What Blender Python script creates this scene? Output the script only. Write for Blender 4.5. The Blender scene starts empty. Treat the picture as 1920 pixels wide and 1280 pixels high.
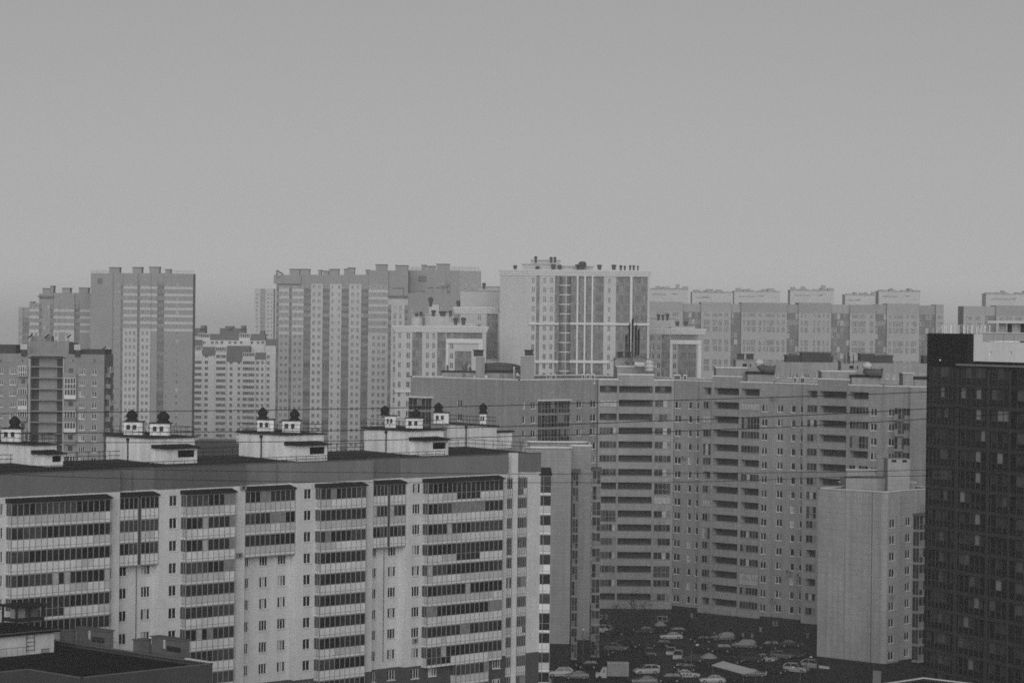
import bpy, math, random
from mathutils import Vector, Matrix

RND = random.Random(11)
D = bpy.data
SC = bpy.context.scene
COL = SC.collection

# ------------------------------------------------------------------ camera frame
# Buildings stand on a street grid: world x and y are its two directions.
FPX, RHO, PITCH, EYE = 5000.0, 0.0107, math.atan(30 / 5000), 61.0
GA = math.radians(43.73)
F0 = Vector((math.cos(GA), math.sin(GA), 0))
R0 = Vector((math.sin(GA), -math.cos(GA), 0))
UP = Vector((0, 0, 1))
FW = F0 * math.cos(PITCH) - UP * math.sin(PITCH)
UU = UP * math.cos(PITCH) + F0 * math.sin(PITCH)
CAM = Vector((0, 0, EYE))


def ray(px, py):
    u, v = px - 960, py - 640
    c, s = math.cos(RHO), math.sin(RHO)
    return FW * FPX + R0 * (c * u + s * v) - UU * (c * v - s * u)


def at(px, py, d):
    r = ray(px, py)
    return CAM + r * (d / r.dot(F0))


def atz(px, py, z):
    r = ray(px, py)
    return CAM + r * ((z - EYE) / r.z)


def to_px(p):
    q = p - CAM
    w = q.dot(FW)
    a, b = q.dot(R0) / w * FPX, -q.dot(UU) / w * FPX
    c, s = math.cos(RHO), math.sin(RHO)
    return 960 + c * a - s * b, 640 + s * a + c * b


cd = D.cameras.new('camera')
cam = D.objects.new('camera', cd)
COL.objects.link(cam)
c_, s_ = math.cos(RHO), math.sin(RHO)
cx, cy, cz = R0 * c_ + UU * s_, UU * c_ - R0 * s_, -FW
cam.matrix_world = Matrix(((cx.x, cy.x, cz.x, 0), (cx.y, cy.y, cz.y, 0), (cx.z, cy.z, cz.z, EYE), (0, 0, 0, 1)))
cd.sensor_width = 36.0
cd.lens = 36.0 * FPX / 1920
cd.clip_start, cd.clip_end = 1.0, 20000
SC.camera = cam

# ------------------------------------------------------------------ materials
MATS = {}


def M(name, v, rough=0.85, noise=0.10, scale=0.25, streak=0.0, tile=None, joint=0.75, spec=0.04, rows=None):
    """Grey procedural surface: value v, soft blotches, optional rain streaks and tile joints."""
    if name in MATS:
        return name
    m = D.materials.new(name)
    m.use_nodes = True
    nt = m.node_tree
    N, Lk = nt.nodes, nt.links
    b = N['Principled BSDF']
    b.inputs['Roughness'].default_value = rough
    b.inputs['Specular IOR Level'].default_value = spec
    geo = N.new('ShaderNodeNewGeometry')

    def mul(a, c):
        x = N.new('ShaderNodeMath')
        x.operation = 'MULTIPLY'
        Lk.new(a, x.inputs[0])
        if isinstance(c, float):
            x.inputs[1].default_value = c
        else:
            Lk.new(c, x.inputs[1])
        return x.outputs[0]

    def noisy(vec, sc, amp, det=3.0):
        n = N.new('ShaderNodeTexNoise')
        n.inputs['Scale'].default_value = sc
        n.inputs['Detail'].default_value = det
        Lk.new(vec, n.inputs['Vector'])
        r = N.new('ShaderNodeMapRange')
        r.inputs[1].default_value, r.inputs[2].default_value = 0.3, 0.7
        r.inputs[3].default_value, r.inputs[4].default_value = 1 - amp, 1 + amp
        Lk.new(n.outputs[0], r.inputs[0])
        return r.outputs[0]

    out = mul(noisy(geo.outputs['Position'], scale, noise), v)
    out = mul(noisy(geo.outputs['Position'], scale * 9, noise * 0.5), out)
    if streak:
        vm = N.new('ShaderNodeVectorMath')
        vm.operation = 'MULTIPLY'
        vm.inputs[1].default_value = (1, 1, 0.06)
        Lk.new(geo.outputs['Position'], vm.inputs[0])
        out = mul(noisy(vm.outputs[0], 1.1, streak, 2.0), out)
    if tile:
        cr = N.new('ShaderNodeVectorMath')
        cr.operation = 'CROSS_PRODUCT'
        Lk.new(geo.outputs['Normal'], cr.inputs[0])
        cr.inputs[1].default_value = (0, 0, 1)
        dt = N.new('ShaderNodeVectorMath')
        dt.operation = 'DOT_PRODUCT'
        Lk.new(cr.outputs[0], dt.inputs[0])
        Lk.new(geo.outputs['Position'], dt.inputs[1])
        sx = N.new('ShaderNodeSeparateXYZ')
        Lk.new(geo.outputs['Position'], sx.inputs[0])
        cb = N.new('ShaderNodeCombineXYZ')
        Lk.new(dt.outputs['Value'], cb.inputs[0])
        Lk.new(sx.outputs[2], cb.inputs[1])
        br = N.new('ShaderNodeTexBrick')
        br.offset = 0.0
        br.inputs['Scale'].default_value = 1.0
        br.inputs['Brick Width'].default_value = tile[0]
        br.inputs['Row Height'].default_value = tile[1]
        br.inputs['Mortar Size'].default_value = tile[2]
        br.inputs['Color1'].default_value = (1.04, 1.04, 1.04, 1)
        br.inputs['Color2'].default_value = (0.95, 0.95, 0.95, 1)
        br.inputs['Mortar'].default_value = (joint, joint, joint, 1)
        Lk.new(cb.outputs[0], br.inputs['Vector'])
        out = mul(br.outputs['Color'], out)
    Lk.new(out, b.inputs['Base Color'])
    MATS[name] = m
    return name


def glass(name, v, rough=0.12):
    m = M(name, v, rough=rough, noise=0.25, scale=0.6, spec=0.35)
    return m


# ------------------------------------------------------------------ geometry helpers
class MB:
    def __init__(s):
        s.v, s.f, s.m, s.ml = [], [], [], []

    def mi(s, m):
        if m not in s.ml:
            s.ml.append(m)
        return s.ml.index(m)

    def poly(s, pts, m):
        i = len(s.v)
        s.v.extend(Vector(p) for p in pts)
        s.f.append(tuple(range(i, i + len(pts))))
        s.m.append(s.mi(m))

    def hexa(s, p, m, skip=()):
        """p: 8 points, bottom ring 0-3 counter-clockwise, top ring 4-7."""
        i = len(s.v)
        s.v.extend(Vector(q) for q in p)
        k = s.mi(m)
        for n, q in enumerate(((3, 2, 1, 0), (4, 5, 6, 7), (0, 1, 5, 4), (1, 2, 6, 5), (2, 3, 7, 6), (3, 0, 4, 7))):
            if n not in skip:
                s.f.append(tuple(i + j for j in q))
                s.m.append(k)

    def bx(s, x0, x1, y0, y1, z0, z1, m, skip=()):
        s.hexa([(x0, y0, z0), (x1, y0, z0), (x1, y1, z0), (x0, y1, z0), (x0, y0, z1), (x1, y0, z1), (x1, y1, z1), (x0, y1, z1)], m, skip)

    def tube(s, pts, r, m, n=8, cap=True, r1=None):
        pts = [Vector(p) for p in pts]
        i = len(s.v)
        k = s.mi(m)
        for j, p in enumerate(pts):
            t = (pts[min(j + 1, len(pts) - 1)] - pts[max(j - 1, 0)]).normalized()
            a = t.cross(UP if abs(t.z) < 0.9 else Vector((1, 0, 0))).normalized()
            b = t.cross(a)
            rr = r if r1 is None else r + (r1 - r) * j / (len(pts) - 1)
            for q in range(n):
                an = 2 * math.pi * q / n
                s.v.append(p + a * (rr * math.cos(an)) + b * (rr * math.sin(an)))
        for j in range(len(pts) - 1):
            for q in range(n):
                q2 = (q + 1) % n
                s.f.append((i + j * n + q, i + j * n + q2, i + (j + 1) * n + q2, i + (j + 1) * n + q))
                s.m.append(k)
        if cap:
            s.f.append(tuple(i + q for q in range(n)))
            s.f.append(tuple(i + (len(pts) - 1) * n + q for q in reversed(range(n))))
            s.m += [k, k]

    def lathe(s, c, prof, m, n=12):
        """prof: (radius, z) pairs around the vertical through c."""
        c = Vector(c)
        i = len(s.v)
        k = s.mi(m)
        for r, z in prof:
            for q in range(n):
                an = 2 * math.pi * q / n
                s.v.append(c + Vector((r * math.cos(an), r * math.sin(an), z)))
        for j in range(len(prof) - 1):
            for q in range(n):
                q2 = (q + 1) % n
                s.f.append((i + j * n + q, i + j * n + q2, i + (j + 1) * n + q2, i + (j + 1) * n + q))
                s.m.append(k)

    def add(s, o, mat):
        i = len(s.v)
        s.v.extend(mat @ p for p in o.v)
        mp = [s.mi(m) for m in o.ml]
        for f, m in zip(o.f, o.m):
            s.f.append(tuple(i + j for j in f))
            s.m.append(mp[m])

    def mesh(s, name):
        me = D.meshes.new(name)
        me.from_pydata([tuple(p) for p in s.v], [], s.f)
        for m in s.ml:
            me.materials.append(MATS[m])
        me.polygons.foreach_set('material_index', s.m)
        me.update()
        return me


def link(name, me, parent=None, mat=None):
    o = D.objects.new(name, me)
    if mat is not None:
        o.matrix_basis = mat
    if parent is not None:
        o.parent = parent
    COL.objects.link(o)
    return o


def tag(o, label=None, cat=None, group=None, kind=None):
    for k, v in (('label', label), ('category', cat), ('group', group), ('kind', kind)):
        if v:
            o[k] = v
    return o


class Face:
    """A vertical wall plane: origin o, direction t (left to right as seen from outside)."""

    def __init__(s, o, t, L=None):
        s.o = Vector((o[0], o[1], 0))
        s.t = Vector((t[0], t[1], 0)).normalized()
        s.n = Vector((s.t.y, -s.t.x, 0))
        s.L = L
        s.rot = Matrix.Rotation(math.atan2(s.t.y, s.t.x), 4, 'Z')

    def S(s, px, py=640):
        r = ray(px, py)
        # CAM + k r = o + a t  (in plan)
        q = s.o - CAM
        den = r.x * (-s.t.y) + r.y * s.t.x
        k = (q.x * (-s.t.y) + q.y * s.t.x) / den
        p = CAM + r * k
        return (p - s.o).dot(s.t)

    def Z(s, px, py):
        r = ray(px, py)
        q = s.o - CAM
        den = r.x * (-s.t.y) + r.y * s.t.x
        k = (q.x * (-s.t.y) + q.y * s.t.x) / den
        return (CAM + r * k).z

    def P(s, a, z, out=0.0):
        return s.o + s.t * a + s.n * out + UP * z

    def off(s, d):
        return Face(s.o + s.n * d, s.t, s.L)

    def mat(s, a, z, out=0.0):
        return Matrix.Translation(s.P(a, z, out)) @ s.rot


def seg(p, q):
    p, q = Vector((p[0], p[1], 0)), Vector((q[0], q[1], 0))
    return Face(p, q - p, (q - p).length)


def fbox(mb, f, s0, s1, z0, z1, o0, o1, m, skip=()):
    """Box on a face between outward offsets o0 < o1."""
    mb.hexa([f.P(s0, z0, o1), f.P(s1, z0, o1), f.P(s1, z0, o0), f.P(s0, z0, o0),
             f.P(s0, z1, o1), f.P(s1, z1, o1), f.P(s1, z1, o0), f.P(s0, z1, o0)], m, skip)


def wall(mb, f, s0, s1, z0, z1, holes=(), bands=None, m='x'):
    """Wall sheet with real openings; holes: (a, b, c, d, depth, back material or None).
    bands: list of (z from, material) ascending."""
    bands = bands or [(-1e9, m)]
    cuts = [b[0] for b in bands[1:]]

    def mz(z):
        r = bands[0][1]
        for zz, mm in bands:
            if z >= zz:
                r = mm
        return r
    hs = [h for h in holes if h[0] < s1 and h[1] > s0]
    E = sorted({round(x, 4) for x in [s0, s1] + [q for h in hs for q in h[:2]] if s0 - 1e-6 <= x <= s1 + 1e-6})
    for a, b in zip(E, E[1:]):
        if b - a < 1e-3:
            continue
        mid = (a + b) / 2
        hh = sorted((h[2], h[3]) for h in hs if h[0] < mid < h[1])
        runs, z = [], z0
        for c, d in hh:
            if c > z + 1e-4:
                runs.append((z, c))
            z = max(z, d)
        if z < z1 - 1e-4:
            runs.append((z, z1))
        for c, d in runs:
            zs = [c] + [q for q in cuts if c < q < d] + [d]
            for c2, d2 in zip(zs, zs[1:]):
                mb.poly([f.P(a, c2), f.P(b, c2), f.P(b, d2), f.P(a, d2)], mz((c2 + d2) / 2))
    for a, b, c, d, dep, back in hs:
        k = mz((c + d) / 2)
        P = f.P
        mb.poly([P(a, c), P(b, c), P(b, c, -dep), P(a, c, -dep)], k)
        mb.poly([P(a, d, -dep), P(b, d, -dep), P(b, d), P(a, d)], k)
        mb.poly([P(a, c), P(a, c, -dep), P(a, d, -dep), P(a, d)], k)
        mb.poly([P(b, c, -dep), P(b, c), P(b, d), P(b, d, -dep)], k)
        if back:
            mb.poly([P(a, c, -dep), P(b, c, -dep), P(b, d, -dep), P(a, d, -dep)], back)


class Bld:
    """A thing with parts; repeated parts are kept as units and linked one object each."""

    def __init__(s, name, label, cat, loc, group=None):
        s.root = D.objects.new(name, None)
        s.root.empty_display_size = 2
        s.root.location = loc
        COL.objects.link(s.root)
        tag(s.root, label, cat, group)
        s.inv = Matrix.Translation(-Vector(loc))
        s.units = {}
        s.meshes = {}

    def part(s, name, mb, parent=None, label=None):
        if not mb.f:
            return None
        o = link(name, mb.mesh(name), parent or s.root, Matrix() if parent else s.inv)
        if label:
            o['label'] = label
        return o

    def add(s, name, tmpl, mat):
        """tmpl: (key, main MB, [(sub name, MB), ...])"""
        s.units.setdefault(name, []).append((tmpl, mat))

    def finish(s, cap=100):
        for name, L in s.units.items():
            keep = []
            for t, m in L:
                p = m.translation
                x, y = to_px(p)
                if -130 < x < 2050 and y < 1330:
                    keep.append(((p - CAM).length, t, m))
            keep.sort(key=lambda q: q[0])
            for _, t, m in keep[:cap]:
                key, mb, subs = t
                if key not in s.meshes:
                    s.meshes[key] = (mb.mesh(name), [(n, sm.mesh(n)) for n, sm in subs])
                me, sm = s.meshes[key]
                o = link(name, me, s.root, s.inv @ m)
                for n, q in sm:
                    link(n, q, o)
            if len(keep) > cap:
                mb = MB()
                for _, t, m in keep[cap:]:
                    mb.add(t[1], m)
                    for n, q in t[2]:
                        mb.add(q, m)
                o = s.part(name, mb)
                o['kind'] = 'stuff'


TM = {}


def win(w, h, n, panes, frame='frame_white', sub=True, sill='sill', bar=0.09, cross=None, inset=0.12):
    """Window unit in face space: x along the wall, y inward, z up from the sill."""
    key = ('win', round(w, 3), round(h, 3), n, panes, frame, sub, sill, bar, cross, inset)
    if key in TM:
        return TM[key]
    fr, pn = MB(), MB()
    tgt = pn if sub else fr
    i0, i1 = inset, inset + 0.07
    fr.bx(0, bar, i0, i1, 0, h, frame)
    fr.bx(w - bar, w, i0, i1, 0, h, frame)
    fr.bx(bar, w - bar, i0, i1, 0, bar, frame)
    fr.bx(bar, w - bar, i0, i1, h - bar, h, frame)
    for k in range(1, n):
        x = w * k / n
        fr.bx(x - bar * 0.55, x + bar * 0.55, i0 - 0.003, i1, bar, h - bar, frame)
    if cross:
        fr.bx(bar, w - bar, i0 - 0.006, i1, h * cross - bar / 2, h * cross + bar / 2, frame)
    if sill:
        fr.bx(-0.06, w + 0.06, -0.09, inset, -0.09, 0, sill)
    for k in range(n):
        a, b = w * k / n, w * (k + 1) / n
        tgt.poly([(a, i1 - 0.02, 0), (b, i1 - 0.02, 0), (b, i1 - 0.02, h), (a, i1 - 0.02, h)], panes[k % len(panes)])
    t = (key, fr, [('pane', pn)] if sub else [])
    TM[key] = t
    return t


def rnd_panes(n, dark=('glass_a', 'glass_b', 'glass_c'), light=('curtain_a', 'curtain_b'), p=0.1, pool=7):
    """Pick panes from a small pool so that meshes are shared."""
    r = random.Random(RND.randrange(pool) * 31 + n)
    return tuple(r.choice(light) if r.random() < p else r.choice(dark) for _ in range(n))


def q5(x):
    return round(x * 20) / 20


def win_col(b, f, cols, ztops, h, holes, frame='frame_white', sub=True, sill='sill', p=0.1, dep=0.24, bar=0.09, dark=('glass_a', 'glass_b', 'glass_c'), name='window'):
    """Columns of windows: cols (px left, px right, panes[, reference py])."""
    for c in cols:
        py = c[3] if len(c) > 3 else 700
        s0, s1 = f.S(c[0], py), f.S(c[1], py)
        w = max(q5(s1 - s0), 0.4)
        s0 = (s0 + s1 - w) / 2
        for z in ztops:
            holes.append((s0, s0 + w, z - h, z, dep, None))
            b.add(name, win(w, h, c[2], rnd_panes(c[2], dark=dark, p=p), frame, sub, sill, bar, inset=dep - 0.12), f.mat(s0, z - h))


def coping(mb, pts, z, w=0.45, h=0.22, m='coping', out=0.08, close=False):
    """Coping boxes along a counter-clockwise outline, butted end to end."""
    n = len(pts)
    for i in range(n if close else n - 1):
        f = seg(pts[i], pts[(i + 1) % n])
        k = 0.002 * (i % 2)
        fbox(mb, f, -out if i else -out, f.L + out, z, z + h + k, -w + out, out + k, m)


def cbox(mb, pxl, pxc, pxr, py, d, z0, z1, m, top=None, skip=()):
    """Grid-aligned box: near corner at pixel column pxc (row py, depth d), its two visible sides reaching pxl and pxr."""
    p = at(pxc, py, d)
    fx, fy = Face((p.x, p.y), (0, -1)), Face((p.x, p.y), (1, 0))
    wy, wx = max(-fx.S(pxl, py), 0.2), max(fy.S(pxr, py), 0.2)
    x0, x1, y0, y1 = p.x, p.x + wx, p.y, p.y + wy
    mb.bx(x0, x1, y0, y1, z0, z1, m)
    if top:
        mb.bx(x0 - 0.25, x1 + 0.25, y0 - 0.25, y1 + 0.25, z1, z1 + 0.28, top)
    return x0, x1, y0, y1


def rail(mb, pts, z, h, m, step=1.4, r=0.03, bars=2):
    """Railing of posts and rails along a polyline in plan."""
    for i in range(len(pts) - 1):
        p, q = Vector((pts[i][0], pts[i][1], z)), Vector((pts[i + 1][0], pts[i + 1][1], z))
        L = (q - p).length
        n = max(1, int(L / step))
        for k in range(n + 1):
            a = p.lerp(q, k / n)
            mb.tube([a, a + UP * h], r, m, 4)
        for k in range(bars):
            zz = UP * (h * (k + 1) / bars)
            mb.tube([p + zz, q + zz], r * 0.9, m, 4)
# ------------------------------------------------------------------ materials used
M('frame_white', 0.5, 0.5, 0.05)
M('frame_grey', 0.20, 0.5, 0.08)
M('frame_dark', 0.045, 0.5, 0.08)
M('sill', 0.5, 0.5, 0.05)
glass('glass_a', 0.010)
glass('glass_b', 0.022)
glass('glass_c', 0.045)
glass('glass_far', 0.085)  # distant panes, all three: haze fade put into the colour, paler than near glass
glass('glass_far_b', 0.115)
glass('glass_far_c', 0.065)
M('frame_far', 0.34, 0.6, 0.05)
glass('glass_black', 0.006)
M('curtain_a', 0.30, 0.4, 0.2, 1.5)
M('curtain_b', 0.16, 0.4, 0.2, 1.5)
M('curtain_lit', 0.2, 0.5, 0.1, 1.5)
M('roof_dark', 0.035, 0.9, 0.35, 0.15)
M('roof_mid', 0.10, 0.9, 0.3, 0.15)
M('coping', 0.5, 0.7, 0.08)
M('iron', 0.018, 0.7, 0.1)
M('iron_grey', 0.09, 0.6, 0.1)
M('cabin_white', 0.53, 0.8, 0.08, 0.3, streak=0.16)
M('bright_white', 0.50, 0.85, 0.04, 0.1)
M('pane_dim', 0.035, 0.4, 0.3, 1.0)
M('pane_mid', 0.075, 0.4, 0.3, 1.0)
M('storey_white', 0.74, 0.8, 0.04, 0.2, streak=0.05)
M('tile_pale', 0.265, 0.8, 0.11, 0.09, streak=0.10, tile=(1.25, 0.95, 0.06), joint=0.86)
M('wall_left', 0.45, 0.85, 0.07, 0.15, streak=0.06, tile=(1.2, 2.8, 0.012), joint=0.93)
M('attic_a', 0.125, 0.85, 0.07, 0.2, streak=0.05, tile=(3.1, 20, 0.02), joint=0.85)
M('attic_b', 0.09, 0.85, 0.10, 0.2, streak=0.06, tile=(3.1, 20, 0.02), joint=0.85)
M('attic_c', 0.15, 0.85, 0.06, 0.2, streak=0.06, tile=(3.1, 20, 0.02), joint=0.85)
M('plinth', 0.06, 0.85, 0.1, 0.2, streak=0.05)
M('panel_a', 0.48, 0.6, 0.10, 0.5, streak=.08)
M('panel_b', 0.36, 0.6, 0.10, 0.5, streak=.08)
M('strip_white', 0.48, 0.6, 0.08, 0.5)
M('tile_wall', 0.222, 0.8, 0.08, 0.12, streak=0.10, tile=(1.2, 0.6, 0.05), joint=0.86)
M('tile_dark', 0.045, 0.85, 0.05, 0.2, tile=(1.2, 0.6, 0.05), joint=0.8)  # loggia backs: same tile as tile_wall, recess shade put into the colour
M('brick_base', 0.022, 0.9, 0.2, 0.4)
M('dark_wall', 0.009, 0.7, 0.08, 0.2)
M('dark_band', 0.036, 0.7, 0.08, 0.2)
M('near_wall', 0.05, 0.85, 0.1, 0.3)
M('near_roof', 0.010, 0.9, 0.4, 0.3)
M('near_cabin', 0.40, 0.85, 0.10, 0.4, streak=0.08)
M('panel_grey', 0.19, 0.85, 0.06, 0.2, streak=0.05, tile=(3.3, 2.8, 0.05), joint=0.7)
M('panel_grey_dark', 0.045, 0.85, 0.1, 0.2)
M('far_white', 0.36, 0.85, 0.05, 0.1)
M('far_grey', 0.25, 0.85, 0.05, 0.1)
M('far_mid', 0.215, 0.85, 0.05, 0.1)  # grey lifted, part of the distance haze is put into the colour
M('far_dark', 0.13, 0.85, 0.08, 0.1)  # dark loggia strips paled: haze fade painted into the colour
M('far_roof', 0.16, 0.85, 0.08, 0.1)
M('white_wall', 0.36, 0.8, 0.04, 0.1, streak=0.04)
M('white_trim', 0.46, 0.8, 0.03, 0.1)
M('white_grey', 0.275, 0.8, 0.04, 0.1)
M('asphalt', 0.022, 0.7, 0.25, 0.06)
M('road_grey', 0.034, 0.7, 0.2, 0.1)
M('soil', 0.016, 0.95, 0.4, 0.15)
M('kerb', 0.10, 0.9, 0.1)
M('white_cloth', 0.62, 0.8, 0.05)
M('duct', 0.07, 0.45, 0.15, 0.8)
M('duct_light', 0.42, 0.6, 0.1, 0.8)
M('metal_grey', 0.20, 0.6, 0.1, 0.8)
M('canopy_white', 0.5, 0.7, 0.08)
M('near_edge', 0.10, 0.7, 0.1)
M('near_stack', 0.09, 0.9, 0.2, 0.8)
M('branch', 0.035, 0.9, 0.2)

# ------------------------------------------------------------------ sky, sun, haze
SUN_EL, SUN_ROT = math.radians(15), math.radians(226)
w = D.worlds.new('World')
SC.world = w
w.use_nodes = True
nt = w.node_tree
bg = nt.nodes['Background']
sky = nt.nodes.new('ShaderNodeTexSky')
sky.sky_type = 'NISHITA'
sky.sun_disc = False
sky.sun_elevation = SUN_EL
sky.sun_rotation = SUN_ROT
sky.air_density, sky.dust_density, sky.ozone_density = 0.6, 1.0, 1.0
bw = nt.nodes.new('ShaderNodeRGBToBW')
nt.links.new(sky.outputs[0], bw.inputs[0])
# overcast: the cloud deck is about three times as bright overhead as at the horizon
tc = nt.nodes.new('ShaderNodeTexCoord')
sz = nt.nodes.new('ShaderNodeSeparateXYZ')
nt.links.new(tc.outputs['Generated'], sz.inputs[0])
ov = nt.nodes.new('ShaderNodeMapRange')
ov.inputs[1].default_value, ov.inputs[2].default_value = 0.0, 1.0
ov.inputs[3].default_value, ov.inputs[4].default_value = 0.72, 2.6
nt.links.new(sz.outputs[2], ov.inputs[0])
vc = nt.nodes.new('ShaderNodeMath')
vc.operation = 'MULTIPLY'
nt.links.new(bw.outputs[0], vc.inputs[0])
nt.links.new(ov.outputs[0], vc.inputs[1])
# the mist layer brightens the lowest few degrees
lo = nt.nodes.new('ShaderNodeValToRGB')
lo.color_ramp.interpolation = 'B_SPLINE'
stops = [(0.0, 1.85), (0.018, 1.60), (0.024, 1.42), (0.030, 1.29), (0.038, 1.17), (0.046, 1.11), (0.054, 1.078), (0.066, 1.045), (0.082, 1.015), (0.1, 1.0), (0.2, 1.0)]
cr_ = lo.color_ramp
while len(cr_.elements) < len(stops):
    cr_.elements.new(0.5)
for e, (q, v) in zip(cr_.elements, stops):
    e.position = q / 0.2
    e.color = (v / 2, v / 2, v / 2, 1)
l1 = nt.nodes.new('ShaderNodeMath')
l1.operation = 'MULTIPLY'
l1.inputs[1].default_value = 5.0
nt.links.new(sz.outputs[2], l1.inputs[0])
nt.links.new(l1.outputs[0], lo.inputs[0])
l2 = nt.nodes.new('ShaderNodeMath')
l2.operation = 'MULTIPLY'
l2.inputs[1].default_value = 2.0
nt.links.new(lo.outputs[0], l2.inputs[0])
v2 = nt.nodes.new('ShaderNodeMath')
v2.operation = 'MULTIPLY'
nt.links.new(vc.outputs[0], v2.inputs[0])
nt.links.new(l2.outputs[0], v2.inputs[1])
nt.links.new(v2.outputs[0], bg.inputs['Color'])
bg.inputs['Strength'].default_value = 0.05

sd = D.lights.new('sun', 'SUN')
sd.energy = 1.5
sd.angle = math.radians(60)
sd.color = (1, 1, 1)
so = D.objects.new('sun', sd)
COL.objects.link(so)
# Nishita: the sun's azimuth is measured from +y towards +x; keep lamp and sky together
sv = Vector((math.sin(SUN_ROT) * math.cos(SUN_EL), math.cos(SUN_ROT) * math.cos(SUN_EL), math.sin(SUN_EL)))
so.rotation_euler = sv.to_track_quat('Z', 'Y').to_euler()

hz = D.materials.new('haze_air')
hz.use_nodes = True
hn = hz.node_tree
hn.nodes.remove(hn.nodes['Principled BSDF'])
pv = hn.nodes.new('ShaderNodeVolumePrincipled')
pv.inputs['Color'].default_value = (1.0, 1.0, 1.0, 1)
pv.inputs['Density'].default_value = 0.00018
pv.inputs['Anisotropy'].default_value = 0.0
hn.links.new(pv.outputs[0], hn.nodes['Material Output'].inputs['Volume'])
MATS['haze_air'] = hz
hb = MB()
hb.bx(-1800, 2600, -1800, 2600, -1.0, 125.0, 'haze_air')
tag(link('haze', hb.mesh('haze')), kind='stuff')

gb = MB()
gb.poly([(-1700, -1700, 0), (2500, -1700, 0), (2500, 2500, 0), (-1700, 2500, 0)], 'asphalt')
tag(link('ground', gb.mesh('ground')), kind='structure')

SC.view_settings.view_transform = 'Standard'
SC.view_settings.look = 'None'
SC.view_settings.exposure = 0.72
SC.view_settings.gamma = 1.0
SC.cycles.max_bounces = 6
SC.cycles.volume_bounces = 0
SC.cycles.diffuse_bounces = 3
SC.cycles.glossy_bounces = 2
SC.cycles.use_denoising = False
SC.cycles.use_adaptive_sampling = False
SC.cycles.filter_width = 1.7
# ------------------------------------------------------------------ long block with glazed balconies
p0 = at(204.5, 934.5, 2.8 * FPX / 43.1)
FM = Face((p0.x, p0.y), (1, 0))
LB = Bld('apartment_block', 'long pale apartment block with stacked glazed balconies and white rooftop cabins', 'apartment block', (p0.x, p0.y, 0))
ZT = FM.Z(204.5, 934.5)          # top of the uppermost windows
ZR = FM.Z(204.5, 881)            # roof edge
ZA = FM.Z(204.5, 922.5)          # bottom of the attic band
ZB = ZT - 9 * 2.8 + 0.36         # top of the dark plinth
FH, REC = 2.8, 1.15


def px_s(px, py=915):
    return FM.S(px, py)


def balcony(w, p, n, seed, side=True, tall=None):
    """One storey of a projecting glazed balcony: slab, mullions, panels below, panes above."""
    key = ('balc', round(w, 3), p, n, seed, side)
    if key in TM:
        return TM[key]
    r = random.Random(seed * 97 + n)
    mb, gl, pa = MB(), MB(), MB()
    zs = (0.0, 0.30, 0.36, 1.28, 2.74, 2.8)
    full = seed % 7 == 3
    mb.bx(0.02, w - 0.02, -p + 0.06, 0, 0.30, 0.36, 'frame_grey')
    mb.bx(0.02, w - 0.02, -p + 0.06, 0, 2.70, 2.798, 'frame_grey')
    runs, cur = [], r.choice('aab')
    for k in range(n):
        if r.random() < 0.16:
            cur = r.choice('aaab')
        runs.append(cur)
    gcur = r.choice(('glass_a', 'glass_b', 'glass_c', 'glass_b'))
    k0, k1 = (r.randrange(n), 0) if full else (n, 0)
    k1 = k0 + max(3, n // 3)
    for k in range(n):
        a, b = w * k / n, w * (k + 1) / n
        if r.random() < 0.3:
            gcur = r.choice(('glass_a', 'glass_a', 'glass_b', 'glass_c', 'glass_b', 'curtain_b' if r.random() < 0.5 else 'glass_b'))
        Q = lambda t, z0, z1, m, y: t.poly([(a, y, z0), (b, y, z0), (b, y, z1), (a, y, z1)], m)
        Q(pa, 0.0, 0.30, 'strip_white', -p + 0.03)
        if k0 <= k < k1:
            Q(gl, 0.36, 1.28, gcur, -p + 0.05)
        else:
            Q(pa, 0.36, 1.28, 'panel_' + runs[k], -p + 0.03)
        Q(gl, 1.28, 2.70, 'curtain_a' if r.random() < 0.03 else gcur, -p + 0.05)
        mb.bx(a - 0.035, a + 0.035, -p - 0.02, -p + 0.10, 0, 2.8, 'frame_grey')
    mb.bx(w - 0.07, w, -p - 0.02, -p + 0.10, 0, 2.8, 'frame_grey')
    mb.bx(0.035, w - 0.07, -p, -p + 0.08, 1.26, 1.32, 'frame_grey')
    mb.bx(0.035, w - 0.07, -p, -p + 0.08, 2.66, 2.74, 'frame_grey')
    if side:
        for x, sgn in ((0.03, 1), (w - 0.03, -1)):
            for z0, z1, m, t in ((0, .30, 'strip_white', pa), (.36, 1.28, 'panel_b', pa), (1.28, 2.74, 'glass_c', gl)):
                t.poly([(x, -p + .1, z0), (x, 0, z0), (x, 0, z1), (x, -p + .1, z1)], m)
            mb.bx(x - 0.03, x + 0.03, -p / 2 - .03, -p / 2 + .03, 0, 2.8, 'frame_grey')
    TM[key] = (key, mb, [('glazing', gl), ('panel', pa)])
    return TM[key]


NR = 14
ztops = [ZT - k * FH for k in range(NR)]
low = MB()
roofp = []
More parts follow.
